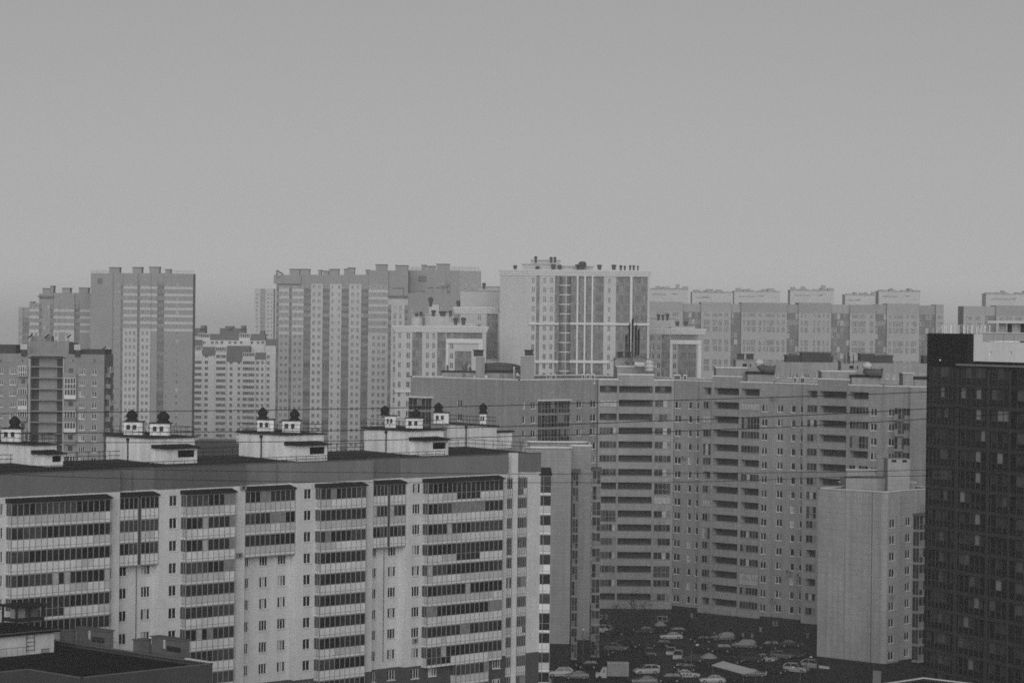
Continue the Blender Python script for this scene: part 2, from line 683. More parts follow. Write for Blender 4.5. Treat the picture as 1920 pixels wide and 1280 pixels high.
# segments: (px left, px right, plane offset, attic material)
segs = [(-130, 225, 0, 'attic_a'), (225, 299, -REC, 'attic_a'), (299, 460, 0, 'attic_b'), (460, 555, -REC, 'attic_c'), (555, 700, 0, 'attic_c'),
        (700, 762, -REC, 'attic_a'), (762, 951, 0, 'attic_c'), (951, 991.5, -REC, 'attic_c'), (991.5, 1014, 0, 'attic_a')]
cols = {0: [(-1, 7, 2), (198.7, 211.5, 2)], 1: [(225.5, 239.5, 2), (266, 283.6, 3)], 2: [(318, 333, 2), (433.5, 444.5, 2)],
        3: [(460.5, 468.5, 2), (488, 503.6, 3), (522.5, 538, 3)], 4: [(570.6, 584.4, 2), (677, 686, 2)],
        5: [(699.5, 707.6, 2), (729, 744, 3)], 6: [(774, 788.7, 3), (934.5, 941.5, 2)]}
# full-height balcony stacks: segment -> (px left, px right, panes)
stacks = {0: (12, 197.7, 17), 2: (339.6, 431.4, 9), 4: (591.5, 677, 9), 6: (793, 933.5, 16)}
tops = {1: [(225.6, 260, 4), (265.5, 298.6, 4)], 3: [(460.6, 554.6, 10)], 5: [(700.4, 728, 4), (732, 761.6, 4)]}
prev = None
for i, (xa, xb, o, am) in enumerate(segs):
    f = FM.off(o)
    a, b = px_s(xa), px_s(xb)
    holes = []
    rows = range(NR)
    win_rows = [ztops[k] for k in rows if not (i in tops and k < 3)]
    cs = [(c[0], c[1], c[2], 930) for c in cols.get(i, [])]
    win_col(LB, f, cs, win_rows, 1.34, holes, p=0.05, bar=.065, dark=('glass_a', 'glass_a', 'glass_b'))
    wall(low, f, a, b, 0, ZR, holes, [(-99, 'plinth'), (ZB, 'wall_left'), (ZA, am)])
    if i in stacks:
        x0, x1, n = stacks[i]
        s0, s1 = px_s(x0), px_s(x1)
        for k in range(12):
            if i == 6 and k >= 9:
                q0, q1, nn = px_s(845, 1230), px_s(906, 1230), 7
                if k == 9 or k == 10 or k == 11:
                    LB.add('balcony', balcony(q1 - q0, 1.1, nn, 40 + k), f.mat(q0, ztops[k] - 2.70))
                continue
            LB.add('balcony', balcony(s1 - s0, 1.1, n, i * 13 + RND.randrange(12)), f.mat(s0, ztops[k] - 2.70))
        cap = MB()
        cap.hexa([f.P(s0 - .15, ZT + .12, 1.4), f.P(s1 + .15, ZT + .12, 1.4), f.P(s1 + .15, ZT + .12, 0), f.P(s0 - .15, ZT + .12, 0),
                  f.P(s0 - .15, ZT + .24, 1.4), f.P(s1 + .15, ZT + .24, 1.4), f.P(s1 + .15, ZT + .62, 0), f.P(s0 - .15, ZT + .62, 0)], 'iron')
        LB.part('balcony_roof', cap)
        if i == 6:
            wz = [ztops[9], ztops[10]]
            hh = []
            for c in ((803, 816, 3, 1250), (923, 936, 3, 1240)):
                q = f.S(c[0], c[3])
                for z in wz:
                    LB.add('window', win(1.5, 1.28, 3, rnd_panes(3), inset=-0.06), f.mat(q, z - 1.28))
    if i in tops:
        for x0, x1, n in tops[i]:
            s0, s1 = px_s(x0), px_s(x1)
            for k in range(3):
                LB.add('balcony', balcony(s1 - s0, REC - 0.03, n, i * 17 + k + n, side=False), f.mat(s0, ztops[k] - 2.70))
        s0, s1 = px_s(tops[i][0][0]), px_s(tops[i][-1][1])
        cap = MB()
        fbox(cap, f, s0, s1, ZT - 2.70 - 5.6 - .14, ZT - 2.70 - 5.6, 0, REC - .01, 'frame_grey')
        if len(tops[i]) == 2:
            m0, m1 = px_s(tops[i][0][1]), px_s(tops[i][1][0])
            fbox(cap, f, m0 + .01, m1 - .01, ZT - 8.3, ZT + .1, 0, REC - .05, 'frame_dark')
        LB.part('balcony_floor', cap)
        cap = MB()
        cap.hexa([f.P(s0, ZT + .12, REC + .3), f.P(s1, ZT + .12, REC + .3), f.P(s1, ZT + .12, 0), f.P(s0, ZT + .12, 0),
                  f.P(s0, ZT + .24, REC + .3), f.P(s1, ZT + .24, REC + .3), f.P(s1, ZT + .6, 0), f.P(s0, ZT + .6, 0)], 'iron')
        LB.part('balcony_roof', cap)
    if prev is not None:
        g, po, _ = prev
        pa, pb = FM.off(po).P(a, 0), f.P(a, 0)
        # the step between two wall planes
        for z0, z1, m in ((0, ZB, 'plinth'), (ZB, ZA, 'wall_left'), (ZA, ZR, am if o > po else prev[2])):
            low.poly([pa + UP * z0, pb + UP * z0, pb + UP * z1, pa + UP * z1], m)
    prev = (f, o, am)
# right end: glazed strips either side of a pale pilaster
f = FM.off(-REC)
for k in range(13):
    for x0, x1, n in ((952.4, 963.5, 3), (971, 991, 6)):
        s0, s1 = px_s(x0, 900), px_s(x1, 900)
        LB.add('balcony', balcony(s1 - s0, REC - .25, n, 60 + k + n, side=False), f.mat(s0, ztops[k] - 2.70))
pil = MB()
fbox(pil, FM, px_s(964, 900), px_s(970, 900), 0, ZR + .15, -REC, .12, 'strip_white')
LB.part('pilaster', pil)
# end balconies turned on the corner
sE = px_s(1014)
for k in range(13):
    LB.add('balcony', balcony(2.2, 0.8, 2, 80 + k, side=True), Face(FM.P(sE + .05, 0) + Vector((0, 1.0, 0)), R0).mat(0, ztops[k] - 2.5))
ec = MB()
fe = Face(FM.P(sE + .05, 0) + Vector((0, 1.0, 0)), R0)
ec.hexa([fe.P(-.1, ZT + .3, 1.0), fe.P(2.3, ZT + .3, 1.0), fe.P(2.3, ZT + .3, 0), fe.P(-.1, ZT + .3, 0),
         fe.P(-.1, ZT + .4, 1.0), fe.P(2.3, ZT + .4, 1.0), fe.P(2.1, ZT + 1.4, 0), fe.P(.1, ZT + 1.4, 0)], 'iron')
LB.part('balcony_roof', ec)
DEP = 15.0
pA, pB = FM.P(px_s(-130), 0), FM.P(sE, 0)
back = [pB, pB + Vector((0, DEP, 0)), pA + Vector((0, DEP, 0)), pA]
for q, r in zip(back, back[1:]):
    g = seg(q, r)
    wall(low, g, 0, g.L, 0, ZR, (), None, 'wall_left')
LB.part('wall', low)
rf = MB()
x0, x1, y0 = pA.x, pB.x, pA.y
rf.poly([(x0, y0 + REC, ZR - .05), (x1, y0 + REC, ZR - .05), (x1, y0 + DEP, ZR + .35), (x0, y0 + DEP, ZR + .35)], 'roof_dark')
for xa, xb, o, am in segs:
    if o == 0:
        a, b = FM.P(px_s(xa), 0), FM.P(px_s(xb), 0)
        rf.poly([(a.x, y0, ZR - .06), (b.x, y0, ZR - .06), (b.x, y0 + REC, ZR - .05), (a.x, y0 + REC, ZR - .05)], 'roof_dark')
for k in range(26):
    a = x0 + 2 + k * (x1 - x0 - 4) / 26
    rf.poly([(a, y0 + REC + .5, ZR - .046), (a + .22, y0 + REC + .5, ZR - .046), (a + .22, y0 + DEP - .5, ZR + .33), (a, y0 + DEP - .5, ZR + .33)], 'roof_mid')
LB.part('roof', rf)
rl = MB()
rail(rl, [(x0 + 1, y0 + REC + .3), (x1 - 18, y0 + REC + .3)], ZR - .05, 0.75, 'iron', 1.7, .042, 2)
LB.part('railing', rl)
rl = MB()
rail(rl, [(x0 + 1, y0 + DEP - .3), (x1 - .3, y0 + DEP - .3), (x1 - .3, y0 + 2)], ZR + .3, 1.1, 'iron', 1.7, .042, 2)
LB.part('railing', rl)
ed = MB()
for xa, xb, o, am in segs:
    fo = FM.off(o)
    fbox(ed, fo, px_s(xa) + (.02 if o == 0 else .1), px_s(xb) - (.02 if o == 0 else .1), ZR, ZR + .09, -.35, .08, 'iron_grey')
LB.part('roof_edge', ed)


def vent(mb_par, c, z, sc=1.0):
    """Mushroom-shaped ventilation hood standing on a small cabin."""
    t = MB()
    t.lathe((c[0], c[1], z), [(1.05 * sc, 0), (1.0 * sc, .22), (.55 * sc, .5), (.5 * sc, .75), (.85 * sc, .78), (.88 * sc, 1.25), (.62 * sc, 1.4), (.5 * sc, 1.75), (.18 * sc, 2.05), (0.02, 2.2)], 'iron', 10)
    return t


def cabin(pxl, pxc, pxr, pyb, pyt, boxes, vest=True, pipe=None, dd=0.0, wy=None):
    """Lift cabin on the roof with small vent boxes, railings, drainpipe and an entrance hood."""
    base = atz(pxc, pyb, ZR + .1)
    d = base.dot(F0) + dd
    p = at(pxc, pyb, d)
    fy, fx = Face((p.x, p.y), (1, 0)), Face((p.x, p.y), (0, -1))
    zt = fy.Z(pxc, pyt)
    W, Lx = fy.S(pxr, (pyb + pyt) / 2), wy or -fx.S(pxl, (pyb + pyt) / 2)
    mb = MB()
    X0, X1, Y0, Y1 = p.x, p.x + W, p.y, p.y + Lx
    mb.bx(X0, X1, Y0, Y1, ZR - .1, zt, 'cabin_white')
    cab = LB.part('rooftop_cabin', mb)
    mb = MB()
    mb.hexa([(X0 - .3, Y0 - .3, zt), (X1 + .3, Y0 - .3, zt), (X1 + .3, Y1 + .3, zt), (X0 - .3, Y1 + .3, zt),
             (X0 - .3, Y0 - .3, zt + .12), (X1 + .3, Y0 - .3, zt + .12), (X1 + .3, Y1 + .3, zt + .3), (X0 - .3, Y1 + .3, zt + .3)], 'roof_dark')
    LB.part('cabin_roof', mb, cab)
    mb = MB()
    rail(mb, [(X0 + .1, Y1), (X0 + .1, Y0 + .1), (X1 - .1, Y0 + .1), (X1 - .1, Y1)], zt + .2, 1.15, 'iron', 1.3, .034, 2)
    LB.part('railing', mb, cab)
    if pipe is not None:
        s = fx.S(pipe, (pyb + pyt) / 2)
        q = fx.P(s, 0, .12)
        mb = MB()
        mb.tube([q + UP * ZR, q + UP * (zt - .3)], .085, 'iron', 6)
        mb.bx(q.x - .16, q.x + .16, q.y - .16, q.y + .16, zt - .45, zt - .1, 'iron')
        LB.part('drainpipe', mb, cab)
    if vest:
        # entrance hood with its dark opening on the camera side
        vw, vd, vh = W * .72, 2.4, (zt - ZR) * .62
        mb = MB()
        a = X0 + W * .06
        fv = Face((a, Y0 - vd), (1, 0))
        wall(mb, fv, 0, vw, ZR - .1, ZR + vh, [(vw * .38, vw * .94, ZR + vh * .42, ZR + vh * .88, .25, 'glass_black')], None, 'cabin_white')
        mb.poly([(a, Y0, ZR - .1), (a, Y0 - vd, ZR - .1), (a, Y0 - vd, ZR + vh), (a, Y0, ZR + vh)], 'cabin_white')
        mb.poly([(a + vw, Y0 - vd, ZR - .1), (a + vw, Y0, ZR - .1), (a + vw, Y0, ZR + vh), (a + vw, Y0 - vd, ZR + vh)], 'cabin_white')
        LB.part('entrance_hood', mb, cab)
        mb = MB()
        mb.hexa([(a - .5, Y0 - vd - .7, ZR + vh), (a + vw + .3, Y0 - vd - .5, ZR + vh), (a + vw + .3, Y0, ZR + vh), (a - .5, Y0, ZR + vh),
                 (a - .5, Y0 - vd - .7, ZR + vh + .14), (a + vw + .3, Y0 - vd - .5, ZR + vh + .1), (a + vw + .3, Y0, ZR + vh + .45), (a - .5, Y0, ZR + vh + .45)], 'iron')
        LB.part('hood_roof', mb, cab)
    for (bl, br, bt, bb, vl, vr, vt) in boxes:
        # small white vent box: depth from its place on the cabin roof
        dist = d + 5.5
        q = at(bl, bb, dist)
        g = Face((q.x, q.y), R0)
        w_ = g.S(br, bb)
        z1 = g.Z(bl, bt)
        mb = MB()
        h0 = zt + .15
        ow = min(.75, w_ * .2)
        wall(mb, g, 0, w_, h0, z1, [(w_ * .14, w_ * .14 + ow, z1 - 1.0, z1 - .35, .2, 'glass_black'), (w_ * .48, w_ * .48 + ow, z1 - 1.0, z1 - .35, .2, 'glass_black')], None, 'cabin_white')
        fbox(mb, g, 0, w_, h0, z1, -2.0, -.25, 'cabin_white')
        fbox(mb, g, 0, .01, h0, z1, -.25, 0, 'cabin_white')
        fbox(mb, g, w_ - .01, w_, h0, z1, -.25, 0, 'cabin_white')
        fbox(mb, g, -.15, w_ + .15, z1, z1 + .12, -2.1, .15, 'roof_dark')
        LB.part('vent_box', mb, cab)
        zc = g.Z(vl, vt)
        sc = (g.S(vr, vt) - g.S(vl, vt)) / 2 / 1.0
        c = g.P((g.S(vr, vt) + g.S(vl, vt)) / 2, 0, -1.0)
        t = MB()
        H_ = zc - z1
        pr = [(1.0, 0), (1.0, .12), (.78, .2), (.74, .3), (.9, .33), (.97, .42), (.95, .6), (.8, .68), (.62, .78), (.36, .9), (.14, .97), (.03, 1.0)]
        t.lathe((c.x, c.y, z1 + .1), [(r * sc, z * (H_ - .1)) for r, z in pr], 'iron', 12)
        LB.part('vent_hood', t, cab)


cabin(-60, 61, 106, 874, 835, [(2, 39, 804, 826, 14, 36, 779)])
cabin(199, 284, 365, 868, 822, [(232, 267, 791, 813, 234, 257, 768), (281, 318, 794, 815, 292, 317, 770)], pipe=241)
cabin(448, 533, 607, 862, 816, [(482, 513, 787, 808, 482, 501, 763), (529, 563, 789, 809, 542, 561, 766)], pipe=491)
cabin(682, 767, 832, 852, 808, [(722, 742, 780, 800, 712, 730, 760), (761, 793, 784, 802, 771, 789, 767)], pipe=725)
cabin(838, 924, 931, 839, 799, [(813, 841, 774, 794, 813, 831, 754), (899, 912, 776, 794, 898, 914, 755)], vest=False, pipe=875)
lowbox = MB()
cbox(lowbox, 928, 931, 960, 836, 396, ZR - .1, ZR + 2.2, 'cabin_white', 'roof_dark')
LB.part('rooftop_cabin', lowbox)
for px, py in ((454, 913.5), (776, 1200), (604, 1105), (447, 1040)):
    s = FM.S(px, py)
    z = FM.Z(px, py)
    t = MB()
    fbox(t, FM, s - .42, s + .42, z - .28, z + .28, .03, .4, 'metal_grey')
    fbox(t, FM, s - .3, s + .12, z - .2, z + .2, .401, .42, 'frame_dark')
    LB.part('air_conditioner', t)
for px, py0, py1 in ((247, 882, 920), (254, 1062, 1240), (718, 1030, 1240), (518, 870, 905)):
    f = FM.off(-REC)
    s = f.S(px, (py0 + py1) / 2)
    t = MB()
    t.tube([f.P(s, f.Z(px, py1), .1), f.P(s, f.Z(px, py0), .1)], .05, 'iron_grey', 5)
    LB.part('drainpipe', t)
LB.finish()
# ------------------------------------------------------------------ narrow tiled tower beside the long block
TW = Bld('apartment_tower', 'narrow tiled tower squeezed between the long glazed block and the courtyard block', 'apartment tower', tuple(at(1040, 1250, 470).xy) + (0,))
tA = Face(at(985, 1000, 470).xy, R0)
mb = MB()
zA = tA.Z(1040, 842)
zAb = tA.Z(1040, 1206)
sA0, sA1 = tA.S(985, 842), tA.S(1071.5, 842)
wall(mb, tA, sA0, sA1, 0, zA, (), [(-9, 'brick_base'), (zAb, 'tile_wall')])
tB = tA.off(-9)
sB0, sB1 = tB.S(1068, 842), tB.S(1109, 842)
zBb = tB.Z(1095, 1199)
wall(mb, tB, sB0 - 2, sB1, 0, zA + .2, (), [(-9, 'brick_base'), (zBb, 'tile_wall')])
# returns, back and roof
g = seg(tA.P(sA1, 0).xy, tB.P(sA1, 0).xy)
wall(mb, g, 0, g.L, 0, zA, (), [(-9, 'brick_base'), (zAb, 'tile_wall')])
e0, e1 = tB.P(sB1, 0), tB.P(sB1, 0, -14)
g = seg(e0.xy, e1.xy)
wall(mb, g, 0, g.L, 0, zA + .2, (), [(-9, 'brick_base'), (zBb, 'tile_wall')])
b0, b1 = e1, tA.P(sA0, 0, -23)
g = seg(b0.xy, b1.xy)
wall(mb, g, 0, g.L, 0, zA + .2, (), None, 'tile_wall')
g = seg(b1.xy, tA.P(sA0, 0).xy)
wall(mb, g, 0, g.L, 0, zA, (), None, 'tile_wall')
TW.part('wall', mb)
mb = MB()
mb.poly([p + UP * (zA - 1.0) for p in (tA.P(sA0, 0), tA.P(sA1, 0), tB.P(sA1, 0), tB.P(sB1, 0), e1, b1)], 'roof_mid')
TW.part('roof', mb)
mb = MB()
pts = [p.xy for p in (tA.P(sA0, 0), tA.P(sA1, 0), tB.P(sA1, 0), tB.P(sB1, 0), e1, b1)]
coping(mb, pts, zA + .2, .5, .28, close=True)
TW.part('coping', mb)


def bay(w, p, seed, n=2, h=2.8, fr='frame_grey', lowp=None):
    """Fully glazed bay, one storey: pale slab edge, mullions and tall panes with a transom."""
    key = ('bay', round(w, 3), p, seed, n, fr, lowp)
    if key in TM:
        return TM[key]
    r = random.Random(seed * 51 + n)
    mb, gl = MB(), MB()
    mb.bx(-.04, w + .04, -p - .05, 0, 0, .42, 'metal_grey' if fr == 'frame_grey' else fr)
    b = .045
    for k in range(n + 1):
        x = min(max(w * k / n, b), w - b)
        mb.bx(x - b, x + b, -p, -p + .1, .42, h, fr)
    mb.bx(b, w - b, -p + .01, -p + .09, 1.28, 1.36, fr)
    for k in range(n):
        a, c = w * k / n, w * (k + 1) / n
        g1 = r.choice(('glass_a', 'glass_b', 'glass_c', 'glass_b'))
        g0 = lowp if (lowp and r.random() < .5) else g1
        if r.random() < .12:
            g1 = 'curtain_b'
        gl.poly([(a, -p + .05, .42), (c, -p + .05, .42), (c, -p + .05, 1.3), (a, -p + .05, 1.3)], g0)
        gl.poly([(a, -p + .05, 1.3), (c, -p + .05, 1.3), (c, -p + .05, h), (a, -p + .05, h)], g1)
    if p > .2:
        for x in (.02, w - .02):
            gl.poly([(x, -p + .1, .42), (x, 0, .42), (x, 0, h), (x, -p + .1, h)], 'glass_b')
            mb.bx(x - .03, x + .03, -p / 2 - .03, -p / 2 + .03, .42, h, fr)
    TM[key] = (key, mb, [('glazing', gl)])
    return TM[key]


fB = tB.off(0.0)
zc = fB.Z(1075, 884)
s0 = fB.S(1070.3, 1000)
for k in range(12):
    TW.add('balcony', bay(fB.S(1081.5, 1000) - s0, 1.6, k % 5, 2, lowp='curtain_b'), fB.mat(s0 + .2, zc - 2.8 * (k + 1)))
mb = MB()
fbox(mb, fB, s0, s0 + 1.6, zc, zc + .5, 0, 1.9, 'iron_grey')
TW.part('balcony_roof', mb)
fC = tB.off(-2.5)
s0 = fC.S(1109.5, 1000)
zc = fC.Z(1115, 882)
for k in range(12):
    TW.add('balcony', bay(1.55, .6, k % 5 + 1, 2, lowp='curtain_b'), fC.mat(s0, zc - 2.8 * (k + 1)))
mb = MB()
fbox(mb, fC, s0 - .1, s0 + 1.7, zc, zc + .5, -3.0, .9, 'iron_grey')
TW.part('balcony_roof', mb)
TW.finish()

# ------------------------------------------------------------------ brick block round the courtyard
j2 = at(1262, 752, 541)
j1 = at(1121, 752, 541)
EW = Face(j2.xy, (0, -1))
CH = seg(j1.xy, j2.xy)
NWo = seg((j1.x - 200, j1.y), j1.xy)
sNW = NWo.S(975, 712)
c0 = NWo.P(sNW, 0)
NW = seg(c0.xy, j1.xy)
Wd = -Face(c0.xy, (0, -1)).S(770, 712)
WE = seg((c0.x, c0.y + Wd), c0.xy)
EL = EW.S(1800, 740)
eE = EW.P(EL, 0)
CB = Bld('apartment_block', 'tall tiled block wrapping around the car park with rows of open loggias and rooftop ducts', 'apartment block', tuple(CH.P(8, 0).xy) + (0,))
zT = CH.Z(1271, 752)             # top of the uppermost windows
zPar = WE.Z(975, 713)
zW = 4.6                         # underside of the tiled wall
NF = 15
zt = [zT - 2.8 * k for k in range(NF)]
bands = [(-9, 'brick_base'), (zW, 'tile_wall')]
mb = MB()
WH = 1.42


def opening(b, f, xa, xb, py, kind, rows, holes, seed):
    """A loggia stack: one opening per storey; kind 'open' or 'glazed'."""
    s0, s1 = f.S(xa, py), f.S(xb, py)
    w_ = q5(s1 - s0)
    r = random.Random(seed)
    for k in rows:
        z1 = zT + .22 - 2.8 * k
        z0 = z1 - 1.42
        kd = kind
        if kind == 'glazed' and (k < 0 or r.random() < .12):
            kd = 'open'
        big = kd == 'glazed' and r.random() < .12
        if big:
            z0 -= .9
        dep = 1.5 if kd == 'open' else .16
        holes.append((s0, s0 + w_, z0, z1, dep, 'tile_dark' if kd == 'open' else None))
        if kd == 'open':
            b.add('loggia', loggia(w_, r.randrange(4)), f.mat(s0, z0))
        else:
            n = max(2, round(w_ / .75))
            pn = rnd_panes(n, p=.18)
            if r.random() < .08:
                pn = tuple('curtain_a' for _ in range(n))
            b.add('glazed_loggia', win(w_, z1 - z0, n, pn, 'frame_grey', True, 'metal_grey', .06, .45 if big else None, inset=.06), f.mat(s0, z0))


def loggia(w_, v):
    key = ('logg', round(w_, 2), v)
    if key in TM:
        return TM[key]
    r = random.Random(v * 7 + 1)
    m, d = MB(), MB()
    m.bx(0, w_, -.03, .03, .10, .15, 'metal_grey')
    n = max(2, int(w_ / .9))
    for k in range(n + 1):
        x = min(max(w_ * k / n, .03), w_ - .03)
        m.bx(x - .02, x + .02, -.02, .02, 0, .10, 'metal_grey')
    dw = min(.8, w_ * .3)
    x = w_ * (.08 if v % 2 else .80) if w_ > 3 else w_ * .35
    d.bx(x, x + dw, 1.36, 1.48, 0, 1.3, 'frame_dark')
    if w_ > 3 and v != 2:
        d.bx(x + dw + .1, x + dw + 1.0, 1.40, 1.49, .25, 1.25, 'glass_b')
    TM[key] = (key, m, [('door', d)])
    return TM[key]


def stepwall(f, s, o0, o1, z0, z1, bnd):
    a, b = f.P(s, 0, o0), f.P(s, 0, o1)
    zs = [z0] + [q[0] for q in bnd[1:] if z0 < q[0] < z1] + [z1]
    for c, d in zip(zs, zs[1:]):
        m = bnd[0][1] if d <= bnd[-1][0] + 1e-6 and len(bnd) > 1 else bnd[-1][1]
        mb.poly([a + UP * c, b + UP * c, b + UP * d, a + UP * d], m)


# --- west end (receding left)
h = []
win_col(CB, WE, [(857, 866, 2, 760)], zt, WH, h, p=.15)
wall(mb, WE, 0, WE.L, 0, zPar, h, bands)
q0 = WE.S(783, 760)
for k in range(NF):
    fw_ = WE
    CB.add('glazed_bay', bay(WE.S(815, 760) - q0, 1.6, k % 5, 4), WE.mat(q0 - 1.0, zT + .1 - 2.8 * (k + 1)))
t = MB()
fbox(t, WE, q0 - 1.4, WE.S(815, 760) - .4, zT + .1, zT + .42, 0, 2.0, 'strip_white')
CB.part('bay_roof', t)
# --- north wing
h = []
win_col(CB, NW, [(980, 984.5, 1, 760), (995.5, 1004.5, 2, 760), (1066, 1071.5, 2, 760), (1081.5, 1091, 2, 760), (1106.5, 1118, 2, 760)], zt, WH, h, p=.12)
wall(mb, NW, 0, NW.L, 0, zPar, h, bands)
q0, q1, q2 = NW.S(1009, 760), NW.S(1040, 760), NW.S(1063, 760)
for k in range(NF):
    z = zT + .1 - 2.8 * (k + 1)
    CB.add('glazed_bay', bay(q1 - q0 - .25, 1.0, k % 4, 5), NW.mat(q0, z))
    CB.add('glazed_bay', bay(q2 - q1 - .25, 1.0, k % 4 + 1, 4), NW.mat(q1, z))
t = MB()
fbox(t, NW, q0 - .2, q2, zT + .1, zT + .4, 0, 1.4, 'strip_white')
CB.part('bay_roof', t)
# --- chamfer with three loggia stacks, standing a little proud
fo = CH.off(0.9)
a, b = fo.S(1121.5, 760), fo.S(1263.5, 760)
h = []
opening(CB, fo, 1124.5, 1156.5, 760, 'glazed', range(-1, NF), h, 1)
opening(CB, fo, 1160.5, 1223.5, 760, 'open', range(-1, NF), h, 2)
opening(CB, fo, 1228, 1259, 760, 'glazed', range(-1, NF), h, 3)
zb2 = 3.9
bnd2 = [(-9, 'brick_base'), (zb2, 'tile_wall')]
xA, xB = fo.S(1158.5, 760), fo.S(1226, 760)
wall(mb, fo, a, xA, 0, zPar, h, bnd2)
wall(mb, fo, xA, xB, 0, zPar + 1.0, h, bnd2)
wall(mb, fo, xB, b, 0, zPar, h, bnd2)
for s in (a, b):
    stepwall(fo, s, -.9, 0, 0, zPar, bnd2)
pil = MB()
for x in (1158.5, 1225.7):
    s = fo.S(x, 760)
    fbox(pil, fo, s - .17, s + .17, zb2, zT + 3.2, 0, .16, 'tile_wall', skip=(0,))
CB.part('pilaster', pil)
# --- east wing
specs = [(1262, 1317, 0.0, [(1264.7, 1277, 2), (1290.8, 1297.3, 1), (1305.4, 1316, 2)], []),
         (1317, 1425.5, 0.9, [], [(1318.3, 1333, 'glazed'), (1337.3, 1386, 'open'), (1389.8, 1424, 'glazed')]),
         (1425.5, 1446, 0.35, [(1427.8, 1438.8, 2)], []),
         (1453, 1512, -0.7, [(1457, 1468.3, 2), (1483.6, 1491.6, 1), (1500, 1511.3, 2)], []),
         (1512, 1629.5, 0.4, [], [(1513, 1532, 'glazed'), (1535.9, 1588, 'open'), (1592.8, 1628.5, 'glazed')]),
         (1629.5, 1652, -0.1, [(1632, 1644, 2)], []),
         (1662, 1681, -1.1, [(1665, 1678, 2)], []),
         (1693.5, 1712, -1.1, [], [(1694.5, 1711.5, 'glazed')]),
         (1712, 1800, -0.2, [], [])]
prev = None
EP = []
for i, (xa, xb, o, cols_, logs) in enumerate(specs):
    f = EW.off(o)
    a = f.S(xa, 765) if not prev else (prev[0] if o > -0.5 or i == 7 else prev[0])
    b = f.S(xb, 765)
    if i == 6:
        pass
    h = []
    win_col(CB, f, [c + (765,) for c in cols_], zt, WH, h, p=.12)
    for n, (xl, xr, kd) in enumerate(logs):
        opening(CB, f, xl, xr, 765, kd, range(-1 if i != 7 else 0, NF), h, i * 5 + n)
    bn = [(-9, 'brick_base'), (zW - (.7 if logs else .1 * i), 'tile_wall')]
    if len(logs) == 3:
        xA, xB = f.S(logs[1][0] - 2, 765), f.S(logs[1][1] + 2, 765)
        wall(mb, f, a, xA, 0, zPar, h, bn)
        wall(mb, f, xA, xB, 0, zPar + 1.0, h, bn)
        wall(mb, f, xB, b, 0, zPar, h, bn)
        pil = MB()
        for s in (xA + .2, xB - .1):
            fbox(pil, f, s - .16, s + .16, 3.95, zT + 3.2, 0, .14, 'tile_wall', skip=(0,))
        CB.part('pilaster', pil)
        fbox(mb, f, xA, xB, zPar, zPar + 1.0, -.3, -.002, 'tile_wall')
    else:
        wall(mb, f, a, b, 0, zPar, h, bn)
    if i == 6:
        # small triangular balconies in the inner corner
        for k in range(NF):
            z0, z1 = zt[k] - 1.2, zt[k] + .2
            q = f.S(1682, 765)
            CB.add('corner_balcony', bay(1.7, .9, k % 4, 2, 2.5, 'frame_grey', 'metal_grey'), f.mat(q, zt[k] - 2.3))
    if prev:
        stepwall(EW, a, prev[1], o, 0, zPar, bn if o > prev[1] else prev[2])
    EP += [f.P(a, 0).xy, f.P(b, 0).xy]
    prev = (b, o, bn)
eE = EW.P(prev[0], 0, prev[1])
# --- far sides
oE = eE + Vector((16, 0, 0))
oC = Vector((j2.x + 16, c0.y + Wd, 0))
oW = Vector((c0.x, c0.y + Wd, 0))
for q, r in ((eE, oE), (oE, oC), (oC, oW)):
    g = seg(q.xy, r.xy)
    wall(mb, g, 0, g.L, 0, zPar, (), bands)
CB.part('wall', mb)
outline = [oW.xy, c0.xy, j1.xy, fo.P(fo.S(1121.5, 760), 0).xy, fo.P(fo.S(1263.5, 760), 0).xy] + EP + [oE.xy, oC.xy]
t = MB()
t.poly([(p.x, p.y, zPar - 1.0) for p in outline], 'roof_mid')
CB.part('roof', t)
t = MB()
coping(t, [oW.xy, c0.xy, j1.xy], zPar, .5, .26)
xA, xB = fo.S(1158.5, 760), fo.S(1226, 760)
fbox(t, fo, fo.S(1121.5, 760) + .1, xA, zPar, zPar + .24, -.5, .08, 'coping')
fbox(t, fo, xB, fo.S(1263.5, 760), zPar, zPar + .24, -.5, .08, 'coping')
fbox(t, fo, xA - .05, xB + .05, zPar + 1.0, zPar + 1.24, -.5, .08, 'coping')
prev = None
for i, (xa, xb, o, cols_, logs) in enumerate(specs):
    f = EW.off(o)
    a, b = (f.S(xa, 765) if not prev else prev), f.S(xb, 765)
    if len(logs) == 3:
        x1_, x2_ = f.S(logs[1][0] - 2, 765), f.S(logs[1][1] + 2, 765)
        fbox(t, f, a - .05, x1_, zPar, zPar + .25, -.5, .08, 'coping')
        fbox(t, f, x1_ - .05, x2_ + .05, zPar + 1.0, zPar + 1.25, -.5, .08, 'coping')
        fbox(t, f, x2_, b, zPar, zPar + .25, -.5, .08, 'coping')
    else:
        fbox(t, f, a - .05, b, zPar, zPar + .22 + .004 * i, -.5, .08, 'coping')
    prev = b
coping(t, [eE.xy, oE.xy, oC.xy, oW.xy], zPar, .5, .26)
CB.part('coping', t)
ZR4 = zPar - 1.0


def rb(name, *a, par=None, **k):
    t = MB()
    cbox(t, *a, **k)
    return CB.part(name, t, par)


def fr_box(px0, px1, py, d, depth, z0, z1, m, top=None, toph=.2):
    """Box facing the camera, between two pixel columns, on a wall line at depth d."""
    f = Face(at(px0, py, d).xy, R0)
    t = MB()
    w_ = f.S(px1, py)
    fbox(t, f, 0, w_, z0, z1, -depth, 0, m)
    if top:
        fbox(t, f, -.2, w_ + .2, z1, z1 + toph, -depth - .2, .2, top)
    return t, f, w_


def zpx(px, py, d):
    return at(px, py, d).z


